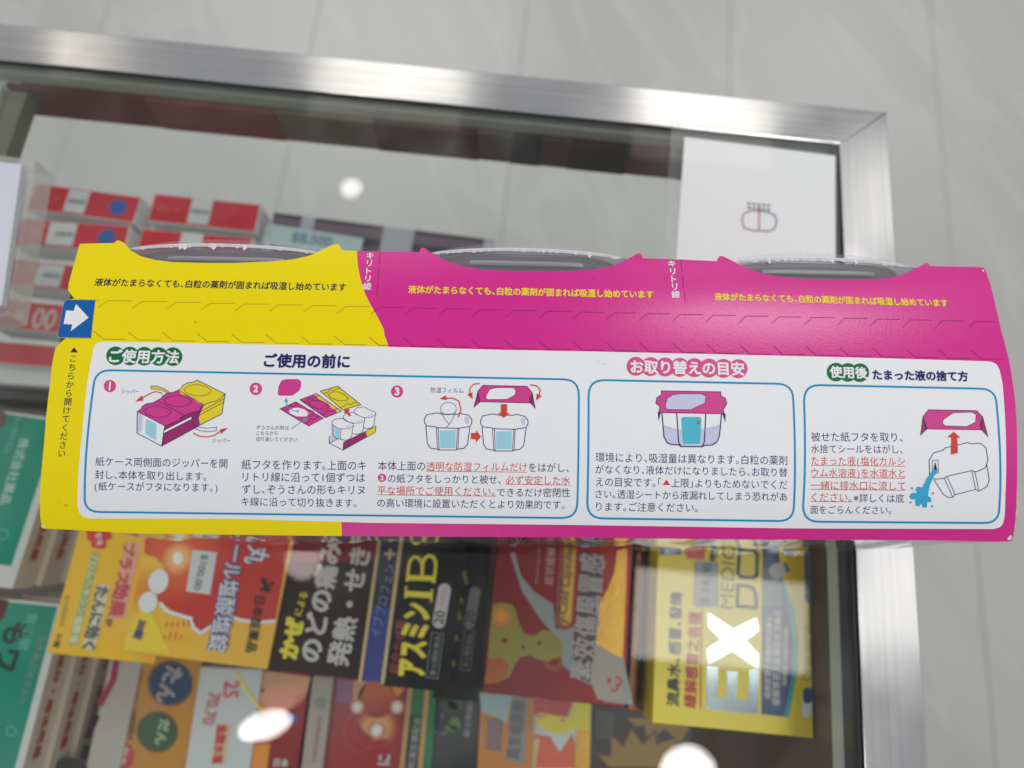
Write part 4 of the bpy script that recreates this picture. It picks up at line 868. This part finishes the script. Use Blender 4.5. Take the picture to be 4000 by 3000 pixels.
p.ring("logo", KD(1330, 1330), 15, 15, 8, c_rprint, 5, a0=-120, a1=90); p.ring("logo", KD(1300, 1385), 15, 15, 8, c_rprint, 5, a0=-60, a1=150); p.ell("logo", KD(1255, 1325), 8, 11, c_rprint, 5)
p.done()
side_wall(t, "red_edge_line", q[3], q[0], ZU - .03, ZU - .005, c_pink)
# added bronze block for the mirroring brown gap between the red and the yellow
t, p, q = med_box("medicine_box", ZU - .018, (2450, 2775), (2560, 2788), (2470, 2060), .030, c_bronze, "narrow bronze coloured box between the deep red and the bright yellow ones", group="boxes in the upper row")
p.stroke("dark_edge", KD((1590, 110), (1590, 400), (1560, 800), (1530, 1500)), 18, c_blk, 1); p.done()
# bright yellow box with silver letters
t, p, q = med_box("medicine_box", ZU + .004, (2548, 2824), (3178, 2884), (2566, 2040), .036, c_eyel, "bright yellow cold medicine box with big silver EX letters and blue and turquoise panel", group="boxes in the upper row")
p.poly("silver_letter", KE((470, 940), (550, 945), (540, 1160), (605, 1165), (612, 975), (688, 980), (678, 1172), (758, 1180), (770, 965), (838, 970), (832, 1280), (465, 1245)), c_silver, 2)
p.poly("silver_letter", KE((480, 565), (655, 680), (820, 600), (838, 690), (745, 760), (838, 860), (832, 960), (790, 935), (650, 835), (480, 930), (468, 820), (570, 755), (478, 660)), c_silver, 2)
for base in (0,):
    p.stroke("black_letter", KE((705, 510), (820, 530), (815, 420), (790, 375), (690, 350)) if False else KE((690, 370), (685, 520), (820, 530), (815, 430), (790, 385)), 13, black, 2, True)
p.stroke("black_letter", KE((700, 130), (690, 290), (710, 315), (800, 320), (822, 300), (826, 150), (800, 128)), 14, black, 2, True)
p.stroke("black_letter", KE((690, 100), (826, 105)), 14, black, 2)
p.text("lettering", "MEDIC", KE(610, 535), KE(625, 100), mat("lettering_olive_grey", (120, 112, 62), .35), 2, .0, .9)
p.text("lettering", "流鼻水、感冒、發燒", KE(230, 1225), KE(255, 420), black, 2, .03, 1.0)
p.text("lettering", "緩解感冒之各種", KE(350, 1235), KE(385, 560), c_rprint, 2, .03, 1.0); p.stroke("red_rule", KE((425, 1240), (435, 520)), 5, c_rprint, 2)
p.poly("blue_panel", KE((862, 100), (970, 105), (1005, 330), (1060, 560), (1090, 760), (1080, 960), (1050, 1150), (1015, 1298), (855, 1280)), c_dkb, 2)
p.poly("turquoise_arc", KE((1005, 330), (1035, 400), (1085, 560), (1110, 760), (1105, 960), (1080, 1120), (1045, 1300), (1012, 1298), (1045, 1150), (1070, 960), (1075, 760), (1045, 560)), c_cy, 3)
for x, a, b in ((900, 1170, 580), (960, 1220, 540), (1020, 1080, 650)): p.text("lettering", "緩解感冒之各種症状流鼻水", KE(x - 5, a), KE(x + 8, b), lw, 3, .02, 1.1)
p.poly("steel_patch", KE((862, 260), (980, 200), (1000, 330), (1000, 520), (862, 520)), c_steel, 2.5)
p.poly("dark_hexagon", KE((870, 100), (970, 110), (975, 180), (890, 225), (868, 190)), c_dkb, 3.5); p.poly("dark_hexagon", KE((1000, 110), (1060, 105), (1095, 150), (1035, 180)), c_steel, 3); p.ell("pill_picture", KE(965, 270), 33, 30, lw, 4); p.poly("dark_hexagon", KE((1020, 200), (1060, 275), (990, 290)), c_steel, 3.5)
pill_label(p, "capsule_picture", KE(1178, 1140), KE(1175, 1270), 38, white_ink, 2); pill_label(p, "capsule_picture", KE(1182, 1125), KE(1180, 1170), 38, c_dkb, 2.4)
pill_label(p, "grey_tube_picture", KE(1185, 150), KE(1190, 470), 34, c_steel, 2)
p.text("lettering", "GMP PIC/S", KE(1175, 1050), KE(1185, 650), c_olive, 2, .0, .9)
p.poly("blue_corner", KE((135, 100), (290, 105), (290, 155), (135, 155)), c_dkb, 2); p.poly("red_corner", KE((310, 105), (460, 110), (455, 195), (330, 185)), c_red, 2); p.text("lettering", "特効", KE(510, 205), KE(525, 95), black, 3, .04)
p.poly("price_sticker", KE((385, 205), (550, 210), (550, 528), (378, 520)), stk_g, 4); p.text("sticker_lettering", "$ 14.00", KE(455, 510), KE(480, 215), mat("sticker_grey_ink", (120, 130, 135), .5), 5, .03, .9)
p.done()
# dark yellow box behind its right edge
t, p, q = med_box("medicine_box", ZU - .016, (3180, 2868), (3244, 2876), (3172, 2040), .02, mat("box_dark_mustard", (150, 122, 50), .35), "narrow strip of a mustard coloured box against the right side of the case", group="boxes in the upper row")
p.done()

# -- lower row -----------------------------------------------------
ZL = -.115
def lower(BL, BR, TL, thick, m, label, dz=0.0): return med_box("medicine_box", ZL + dz, BL, BR, TL, thick, m, label, group="boxes in the lower row")
t, p, q = lower((300, 3160), (430, 3170), (445, 2560), .06, mat("box_warm_white", (196, 186, 184), .4), "warm white box with fine red print and a magenta stripe under the golden yellow box", .004)
p.stroke("magenta_stripe", GL((505, 1190), (490, 1280), (430, 1390)), 26, mat("print_magenta", (170, 40, 96), .35), 2)
for x0, y0, x1, y1, m_ in ((240, 1340, 130, 1640, c_rprint), (290, 1380, 200, 1650, c_grey), (330, 1200, 310, 1300, c_rprint), (385, 1200, 370, 1260, c_rprint)): p.text("lettering", "用法用量成分効能", GL(x0, y0), GL(x1, y1), m_, 2, .02, 1.0)
for a, b, w_ in (((420, 1430), (400, 1480), 26), ((375, 1560), (362, 1625), 30), ((380, 1500), (370, 1530), 14)): p.stroke("black_lettering", GL(a, b), w_, black, 2)
p.ell("black_lettering", GL(300, 1680), 75, 60, mat("print_charcoal", (60, 52, 50), .4), 2)
p.done()
t, p, q = lower((400, 3170), (700, 3180), (470, 2560), .05, mat("box_amber", (204, 140, 44), .35), "amber box with round blue and green printed discs, below the wavy red and yellow box", .002)
for c, r, m_ in ((G3(1105, 1110), 82, mat("print_navy_disc", (26, 62, 104), .3)), (G3(1020, 1425), 74, mat("print_green_disc", (44, 86, 44), .3))):
    p.ell("printed_disc", c, r + 8, r + 8, mat("print_dark_gold", (120, 92, 50), .3), 1); p.ell("printed_disc", c, r, r, m_, 2)
p.text("lettering", "たん", G3(1140, 1000), G3(1060, 1240), mat("lettering_mauve", (176, 160, 168), .35), 3, .05, 1.15); p.text("lettering", "だん", G3(1075, 1340), G3(1035, 1510), mat("lettering_sage", (168, 190, 160), .35), 3, .05, 1.0)
p.text("lettering", "ブロムヘキシン塩酸塩配合", G3(915, 1030), G3(845, 1480), mat("lettering_dark_tan", (110, 84, 50), .4), 3, .02, 1.0)
p.ell("red_burst", G3(800, 1580), 44, 54, c_rprint, 2); p.text("lettering", "セキ", G3(820, 1520), G3(790, 1640), lw, 3, .05)
p.done()
t, p, q = lower((695, 3180), (950, 3190), (790, 2605), .05, mat("box_cool_white", (206, 208, 214), .4), "white box with red and peach printing under the red and yellow one", .006)
p.poly("peach_field", K4((880, 200), (1690, 290), (1610, 640), (1450, 620), (1180, 600), (1120, 570), (1000, 400)), c_peach, 2) if False else None
p.stroke("yellow_edge", K4((890, 215), (1010, 410), (1120, 570), (1190, 620)), 10, c_yell, 3)
p.text("lettering", "25", K4(850, 300), K4(830, 490), c_pink, 3, .03, 1.2)
p.poly("peach_label", K4((700, 765), (830, 770), (770, 1200), (620, 1180)), mat("label_peach", (226, 190, 150), .4), 3); p.text("lettering", "盐酸水塩", K4(745, 775), K4(690, 1200), c_rprint, 4, .05, 1.2)
p.text("lettering", "70.70", K4(665, 430), K4(585, 780), mat("lettering_dusty_rose", (196, 130, 134), .4), 3, .04, 1.2)
p.done()
t, p, q = lower((950, 3190), (1140, 3200), (1000, 2615), .05, c_dred, "red and peach box beside the white one in the lower row", .004)
p.poly("peach_field", K4((900, 150), (1700, 260), (1660, 420), (1590, 560), (1400, 640), (1200, 640), (1120, 560), (1000, 400)), p.grad("peach_blend", K4(1300, 260), K4(1350, 640), [(0, (206, 150, 110)), (.55, (236, 160, 120)), (1, (206, 70, 60))]), 2)
p.poly("pink_wave", K4((1150, 600), (1300, 430), (1500, 450), (1560, 520), (1400, 660), (1180, 660)), mat("print_salmon", (236, 150, 124), .25), 3)
p.stroke("dark_dash", K4((1140, 240), (1060, 400)), 12, mat("print_umber", (80, 48, 36), .4), 3); p.ell("dark_dash", K4(1172, 405), 9, 9, mat("print_umber", (80, 48, 36), .4), 3)
p.poly("orange_strip", K4((1040, 990), (1260, 980), (1220, 1300), (980, 1300)), c_org, 2); p.text("lettering", "日本", K4(1300, 1180), K4(1460, 1190), lw, 3, .04) ; p.ell("blue_spot", K4(1510, 710), 15, 20, c_lb, 3)
p.done()
t, p, q = lower((1150, 3200), (1235, 3205), (1225, 2640), .05, mat("box_taupe", (176, 160, 152), .4), "narrow taupe box edge with faint grey print between two red boxes", .008)
p.ell("grey_spot", K4(1805, 540), 24, 24, c_grey, 2); p.text("lettering", "日本薬品株式会社", K4(1800, 680), K4(1730, 1180), mat("lettering_dull_red2", (150, 90, 84), .4), 2, .0, .9); p.done()
t, p, q = lower((1240, 3205), (1560, 3225), (1312, 2640), .05, mat("box_crimson", (160, 30, 40), .28), "red box with a molecule of white dots on an orange disc in the lower row", .003)
p.ell("orange_disc", K5(580, 340), 74, 74, p.grad("orange_disc_blend", K5(580, 240), K5(590, 520), [(0, (206, 90, 24)), (1, (160, 44, 24))]), 2); p.poly("flame_print", K5((300, 420), (500, 440), (560, 520), (640, 500), (720, 450), (820, 600), (760, 780), (640, 740), (560, 760), (420, 640)), p.grad("flame_blend", K5(578, 620), K5(700, 820), [(0, (250, 226, 190)), (.35, (226, 168, 100)), (1, (170, 44, 40))], True), 1.6)
p.poly("orange_corner", K5((690, 190), (880, 210), (790, 320)), c_org, 2); p.poly("lilac_patch", K5((170, 130), (340, 150), (320, 390), (160, 370)), mat("print_dusty_lilac", (150, 96, 130), .35), 2); p.poly("peach_corner", K5((340, 150), (480, 160), (380, 400), (330, 390)), c_peach, 2)
for x, y, r in ((380, 420, 30), (785, 420, 30), (578, 655, 34)): p.ell("white_dot", K5(x, y), r, r, p.grad("white_dot_glow_%d" % x, K5(x, y), (K5(x, y)[0] + r, K5(x, y)[1]), [(0, (250, 248, 248)), (.35, (236, 220, 216)), (1, (190, 90, 60))], True), 4)
p.ring("ring_outline", K5(560, 640), 78, 74, 2, c_pink, 3); p.ring("ring_outline", K5(400, 680), 60, 74, 2, c_pink, 3)
p.text("lettering", "に", K5(650, 1010), K5(655, 900), lw, 4, .04, 1.3); p.done()
t, p, q = lower((1560, 3225), (1668, 3230), (1592, 2670), .05, c_green, "narrow green and gold edge of a black box in the lower row", .006)
p.stroke("gold_stripe", K5((920, 200), (830, 1060)), 18, c_tan, 3); p.stroke("gold_stripe", K5((1095, 210), (1015, 1060)), 18, c_tan, 3); p.poly("dark_field", K5((900, 500), (1060, 500), (1000, 1060), (860, 1060)), mat("print_black_green", (28, 42, 34), .3), 1.5)
p.text("lettering", "和漢生薬配合", K5(925, 1050), K5(990, 520), c_grey, 3, .03, 1.0); p.done()
t, p, q = lower((1668, 3230), (1848, 3240), (1700, 2670), .05, mat("box_charcoal", (40, 40, 46), .3), "charcoal box with green leaves and small purple flowers in the lower row", .002)
for x, y, a, b, m_ in ((1380, 380, 30, 30, (50, 88, 56)), (1300, 420, 40, 25, (44, 70, 50)), (1370, 590, 22, 26, (90, 120, 44)), (1330, 640, 26, 14, (84, 112, 40)), (1240, 510, 8, 12, (104, 70, 130)), (1155, 680, 14, 12, (104, 70, 130)), (1110, 560, 8, 8, (104, 60, 110)), (1260, 690, 9, 8, (110, 90, 110))): p.ell("leaf_print", K5(x, y), a, b, mat("leaf_%d_%d" % (x, y), m_, .4), 2)
p.text("lettering", "第②類医薬品", K5(1490, 730), K5(1540, 220), c_grey, 3, .02, .8); p.done()
t, p, q = lower((1850, 3240), (2070, 3250), (1915, 2700), .05, mat("box_copper_orange", (206, 130, 60), .3), "orange and pale blue box with a grey lettered stripe in the lower row", .006)
p.poly("pale_blue_field", K5((1620, 280), (1950, 300), (1900, 590), (1800, 520), (1640, 470)), mat("print_ice_blue", (168, 186, 192), .35), 2); p.poly("grey_stripe", K5((1950, 300), (2110, 330), (2070, 1000), (1890, 960)), c_grey, 2.4)
p.poly("mauve_patch", K5((1710, 540), (1860, 550), (1840, 870), (1680, 850)), mat("print_mauve_grey", (136, 108, 106), .35), 3); p.text("lettering", "風冒感膠囊", K5(1960, 950), K5(2020, 360), mat("lettering_pewter", (110, 104, 110), .35), 4, .04, 1.3); p.done()
t, p, q = lower((2065, 3250), (2300, 3262), (2105, 2720), .05, mat("box_white_gloss", (214, 216, 220), .25), "white, red and yellow capsule box with a gold foil side in the lower row", .004)
p.poly("red_patch", G5((440, 1210), (730, 1220), (690, 1330), (600, 1350), (500, 1300), (430, 1330)), c_rprint, 2); p.poly("yellow_patch", G5((740, 1225), (845, 1235), (835, 1460), (760, 1400), (640, 1440), (560, 1420), (490, 1370), (520, 1300), (620, 1320), (700, 1330)), c_yell, 2.5)
p.ring("virus_spot", G5(520, 1285), 25, 25, 6, c_pink, 3); p.ell("virus_spot", G5(520, 1285), 11, 11, c_rprint, 3); p.ell("virus_spot", G5(660, 1345), 7, 7, c_pink, 3)
p.poly("red_patch", G5((490, 1440), (580, 1460), (640, 1560), (720, 1440), (740, 1500), (740, 1660), (430, 1660), (440, 1500)), mat("print_coral", (226, 96, 60), .3), 3); p.poly("cream_label", G5((440, 1460), (510, 1470), (480, 1660), (420, 1660)), mat("label_cream", (214, 190, 140), .35), 4)
p.poly("gold_field", G5((750, 1400), (842, 1420), (832, 1680), (735, 1680)), c_gold, 4); p.done()
t, p, q = lower((2300, 3262), (2720, 3280), (2320, 2745), .05, mat("box_aubergine", (52, 36, 44), .35), "dark box with jagged golden starbursts at the bottom of the case", -.004)
p.poly("starburst", G5((960, 1650), (880, 1560), (970, 1580), (970, 1440), (1050, 1510), (1100, 1400), (1170, 1500), (1260, 1420), (1270, 1500), (1400, 1470), (1360, 1570), (1420, 1650)), mat("print_ochre", (170, 128, 56), .35), 2)
p.stroke("starburst_outline", G5((880, 1560), (970, 1580), (970, 1440), (1050, 1510), (1110, 1390), (1180, 1500), (1260, 1420), (1270, 1510)), 8, mat("print_wine", (100, 50, 70), .35), 3)
p.poly("starburst", G5((1080, 1330), (1130, 1390), (1190, 1380), (1200, 1450), (1260, 1460), (1320, 1400), (1420, 1500), (1480, 1400), (1440, 1360)), mat("print_ochre", (170, 128, 56), .35), 1.6); p.poly("grey_label", G5((870, 1280), (1000, 1300), (980, 1480), (870, 1460)), mat("print_slate_grey", (84, 78, 80), .35), 1.8); p.done()
t, p, q = lower((2700, 3280), (3140, 3300), (2720, 2780), .04, mat("box_brown_paper", (98, 76, 64), .45, mottle=.1, bscale=80), "plain brown box in the lower right corner of the case", -.01); p.done()
t, p, q = lower((3140, 3300), (3230, 3302), (3140, 2800), .04, mat("box_wine", (84, 52, 52), .35), "dark wine box with an orange patch in the far lower right of the case", -.012)
p.poly("orange_patch", G6((830, 1560), (900, 1560), (905, 1660), (825, 1660)), c_org, 2); p.done()

# -- left stacks: teal boxes with cream sides -----------------------
def teal_stack(z, BL, BR, TL, names, words):
    for i in range(3):
        zz = z - i * .0185; b = cuboid(z, BL, BR, TL); sh = .0035 * i
        q = [(x + sh, y + .0015 * i) for x, y in b]; c = [sum(v[k] for v in q) / 4 for k in (0, 1)]
        t = thing("remedy_box", (c[0], c[1], zz - .0178), names[i], "medicine box", "teal and cream boxes stacked on the left")
        prism("box_body", q, zz - .0178, zz, c_cream, t, .0004)
        if i == 0:
            p = Print(Flat(zz + .00005), t)
            p.local_poly("white_border", quad(q, 0, 0, 1, 1), c_white, 0.5)
            p.local_poly("teal_panel", quad(q, 0, .12, .90, .985), c_teal, 1); words(p); p.done()
        # red lettering down the cream side
        p0, p1 = Vector(q[1]), Vector(q[2]); d = (p1 - p0).normalized(); n = Vector((d.y, -d.x)); V, F = text_mesh("効能・成分・用法用量", .03)
        x0 = min(v[0] for v in V); x1 = max(v[0] for v in V); y0 = min(v[1] for v in V); y1 = max(v[1] for v in V)
        Lw = (p1 - p0).length * .8; sc = Lw / (x1 - x0)
        mesh_obj("side_lettering", [(*(p1 - d * (.004 + (v[0] - x0) * sc) + n * .0006), zz - .009 - (v[1] - (y0 + y1) / 2) * sc * .8) for v in V], F, c_rprint, t)
def words1(p):
    p.text("lettering", "第②類医薬品", GL(85, 135), GL(35, 300), c_teald, 3, .02, 1.0); p.text("lettering", "株式会社薬品", GL(110, 235), GL(20, 520), mat("lettering_mint", (176, 216, 204), .4), 3, .03, 1.0)
    p.ring("emblem", GL(15, 650), 20, 20, 5, c_teald, 3); p.ell("brown_print", GL(5, 150), 22, 32, c_brown, 2)
def words2(p):
    p.text("lettering", "日本薬品株式会社", GL(190, 1090), GL(90, 1390), mat("lettering_mint2", (110, 160, 146), .4), 3, .02, 1.0); p.text("lettering", "第②類", GL(145, 990), GL(100, 1150), c_teald, 3, .02, 1.0)
    p.poly("maroon_corner", GL((-20, 925), (38, 935), (20, 1010), (-20, 1040)), c_mar, 2)
    p.text("dark_lettering", "もワ", GL(85, 1030), GL(15, 1240), mat("print_dark_teal", (20, 62, 50), .4), 2, .05, 1.1)
    p.ring("emblem", GL(50, 1500), 18, 18, 5, c_teald, 3)
teal_stack(-.075, (-260, 2255), (48, 2300), (-130, 1585), ["teal and white remedy box on top of the stack at the left edge", "cream sided remedy box second in the left stack", "cream sided remedy box at the bottom of the left stack"], words1)
teal_stack(-.085, (-240, 3080), (60, 3110), (-70, 2330), ["dark teal remedy box topmost in the lower left corner stack", "cream sided remedy box second in the lower left corner stack", "cream sided remedy box lowest in the lower left corner stack"], words2)

# -- red toothpaste-like cartons with price stickers ----------------
c_rb = mat("carton_red", (196, 38, 54), .3, gain=1.15); c_rf = mat("carton_rose_print", (214, 110, 96), .35); badge_b = mat("badge_blue", (40, 96, 168), .4)
ZR = -.10
rows = [  # BL, BR, TL of the red top, in the crop H3
    ((180, 520), (860, 612), (215, 358), "red carton with a blue badge and price sticker, farthest of the left column", True, False),
    ((92, 752), (800, 800), (130, 590), "red carton with orange flowery print and sticker, second of the left column", True, True),
    ((20, 1010), (700, 1080), (62, 850), "red carton with sticker, third of the left column above the double zero one", False, True),
    ((-60, 1285), (640, 1350), (-20, 1110), "red carton with white double zero print, nearest full one of the left column", False, False),
    ((-140, 1510), (600, 1570), (-110, 1378), "red carton edge beyond the white card, nearest of the left column", False, False),
    ((960, 600), (1648, 672), (1000, 428), "red carton with a square price sticker, farther one of the second column", None, False),
    ((880, 840), (1600, 900), (915, 655), "red carton peeking out above the yellow end, nearer one of the second column", None, False)]
for i, (bl, br, tl, lab, bdg, flow) in enumerate(rows):
    z = ZR - .0008 * i
    q = cuboid(z, H3(*bl), H3(*br), H3(*tl)); g = .0007
    a, b, c, d = [Vector(v) for v in q]; e = (b - a).normalized(); n = (d - a).normalized()
    q2 = [tuple(a - e * g - n * g), tuple(b + e * g - n * g), tuple(c + e * g + n * g), tuple(d - e * g + n * g)]
    ctr = [sum(v[k] for v in q) / 4 for k in (0, 1)]
    t = thing("red_carton", (ctr[0], ctr[1], z - .022), lab, "carton", "red cartons at the back left of the case")
    prism("box_body", q2, z - .022, z, c_white, t, .0006)
    p = Print(Flat(z + .00005), t); p.local_poly("red_panel", q, c_rb, 1)
    if flow: 
        for k in range(14): 
            r_ = random.Random(k + 7 * i); u0, v0 = r_.uniform(.02, .30), r_.uniform(.1, .85); p.local_poly("flower_print", quad(q, u0, v0, u0 + r_.uniform(.03, .07), min(.97, v0 + .2)), c_rf, 1.5 + .1 * k)
    if i != 3 and i != 4:
        u0 = .33 if i < 5 else .36
        p.local_poly("price_sticker", quad(q, u0 - (.05 if i in (1, 2) else 0), .06, u0 + .20, .95 if i < 5 else 1.0), stk, 4)
        L2 = quad(q, u0 + .02, .5, u0 + .18, .5); p.local_text("sticker_lettering", "$38.00", Vector(L2[0]), Vector(L2[1]), c_grey, 5, .04)
    if bdg:
        cc = quad(q, .82, .5, .82, .5)[0]; rr = .0062; star = [(cc[0] + rr * (1 + .06 * math.cos(10 * s_)) * math.cos(s_), cc[1] + rr * (1 + .06 * math.cos(10 * s_)) * math.sin(s_)) for s_ in [2 * math.pi * k / 40 for k in range(40)]]
        p.local_poly("blue_badge", star, badge_b, 3)
    if i == 3:
        x0 = H3(215, 1230); x1 = H3(365, 1245); p.text("white_lettering", "00", x0, x1, mat("lettering_pale_pink", (226, 196, 196), .4), 3, .02, 1.25); p.ell("white_lettering", H3(128, 1218), 14, 14, mat("lettering_pale_pink", (226, 196, 196), .4), 3)
    elif i in (0, 5):
        L2 = quad(q, .06, .5, .26, .45); p.local_text("white_lettering", "Dr.+", Vector(L2[0]), Vector(L2[1]), c_rf, 3, .01, .8)
    p.done()
# white card slip and dark gap below the red cartons
q = cuboid(-.11, (-80, 1492), (330, 1520), (-60, 1350)); t = thing("white_box", (q[0][0], q[0][1], -.13), "plain white box between the red cartons and the teal box", "box"); prism("box_body", q, -.13, -.11, c_white, t, .0006)
q = cuboid(-.12, (-80, 1555), (360, 1580), (-60, 1500)); t = thing("shelf_divider", (q[0][0], q[0][1], -.15), "dark grey shelf divider bar between the white box and teal box", "shelf divider"); prism("bar", q, -.15, -.12, mat("dark_grey_bar", (58, 58, 56), .4), t, .0006)

# -- purple banded flat box and mint ticket behind the carton --------
c_pur = mat("box_purple_grey", (112, 98, 110), .35); c_purd = mat("box_purple_dark", (64, 54, 66), .35); c_pale = mat("box_pale_band", (176, 180, 190), .35)
q0 = cuboid(-.12, KM(280, 560), KM(2060, 760), KM(300, 255))
t, p, q = med_box("banded_box", -.12, KM(285, 500), KM(2040, 720), KM(305, 258), .02, c_pur, "flat purple grey box with pale bands seen through the glass behind the carton", "box")
for k_, (v0, v1, m_) in enumerate(((.88, 1.0, c_purd), (.30, .55, c_purd))): p.local_poly("dark_band", quad(q, .0, v0, 1, v1), m_, 1)
for u0, u1 in ((.13, .19), (.50, .64), (.955, 1.0)): p.local_poly("pale_band", quad(q, u0, 0, u1, 1), c_pale, 2)
p.done()
t, p, q = med_box("price_ticket", -.112, KM(240, 500), KM(1010, 620), KM(275, 345), .0008, mat("mint_ticket_paper", (184, 204, 204), .45), "pale mint price ticket lying on the purple banded box", "price ticket", part="ticket", bev=0)
p.text("ticket_lettering", "$8.500", KM(480, 455), KM(800, 500), mat("ticket_blue_ink", (120, 150, 178), .5), 1, .04); p.done()

# ------------------------------------------------------------------ things on the counter
# white card under an acrylic plate (its code is left out; the small emblem stays)
cd = [Vector(hit(*p_, .0016)[:2]) for p_ in (H2(745, 592), H2(1396, 674))]
e = (cd[1] - cd[0]).normalized(); n = Vector((e.y, -e.x)); wd = (cd[1] - cd[0]).length
cq_ = [tuple(cd[0] + n * wd * 1.16), tuple(cd[1] + n * wd * 1.16), tuple(cd[1]), tuple(cd[0])]
t = thing("counter_sign", (*(cd[0] + e * wd / 2 + n * wd / 2), .0008), "square white card with small capsule emblem under clear plate on the counter corner", "sign")
prism("card", cq_, .0013, .0018, mat("white_card_gloss", (236, 236, 242), .4, gain=1.1), t)
p = Print(Flat(.00186), t); er = mat("emblem_rose", (190, 130, 135), .4); eb = mat("emblem_blue_grey", (120, 140, 175), .4); eg = mat("emblem_grey", (120, 122, 130), .4)
cx, cy = H2(1068, 952)
p.stroke("emblem", [(cx, cy - 37), (cx - 35, cy - 38), (cx - 62, cy - 25), (cx - 68, cy), (cx - 60, cy + 28), (cx - 35, cy + 38), (cx, cy + 40)], 6, er, 2); p.stroke("emblem", [(cx, cy - 37), (cx + 35, cy - 32), (cx + 62, cy - 18), (cx + 68, cy + 6), (cx + 58, cy + 34), (cx + 35, cy + 43), (cx, cy + 40)], 6, eb, 2)
p.stroke("emblem", [(cx, cy - 55), (cx - 1, cy + 38)], 6, er, 2)
for k in range(5): p.stroke("emblem_lettering", [(cx - 46 + k * 19, cy - 66 + k * 2), (cx - 34 + k * 19, cy - 65 + k * 2)], 9, eg, 2); p.stroke("emblem_lettering", [(cx - 46 + k * 19, cy - 50 + k * 2), (cx - 34 + k * 19, cy - 49 + k * 2)], 9, eg, 2)
p.done()
pl = [Vector(hit(*p_, .004)[:2]) for p_ in (H2(690, 520), H2(1410, 605))]
e2 = (pl[1] - pl[0]).normalized(); n2 = Vector((e2.y, -e2.x)); w2 = (pl[1] - pl[0]).length
prism("acrylic_plate", [tuple(pl[0] + n2 * w2 * 1.2), tuple(pl[1] + n2 * w2 * 1.2), tuple(pl[1]), tuple(pl[0])], .0021, .0042, clear("clear_acrylic", (.985, .99, .99), 1.4, .03, .05), t, .0004)
# acrylic sign holder standing at the left edge
zt = .022
hq = [tuple(hit(*p_, zt)[:2]) for p_ in (H3(-200, 1180), H3(10, 1150), H3(140, 232), H3(-200, 200))]
t = thing("sign_holder", (hq[1][0] - .01, (hq[1][1] + hq[2][1]) / 2, 0), "white card in a clear acrylic holder cut off by the left edge of the picture", "sign holder")
prism("card", hq, zt - .004, zt, mat("holder_card", (206, 208, 222), .35), t, .0004)
hx = [tuple(hit(*p_, zt - .006)[:2]) for p_ in (H3(-200, 1250), H3(45, 1215), H3(228, 200), H3(-200, 150))]
prism("acrylic_block", hx, .0004, zt - .0065, clear("acrylic_block", (.9, .9, .9), 1.49, .05, .3, (.8, .8, .78)), t, .0006)
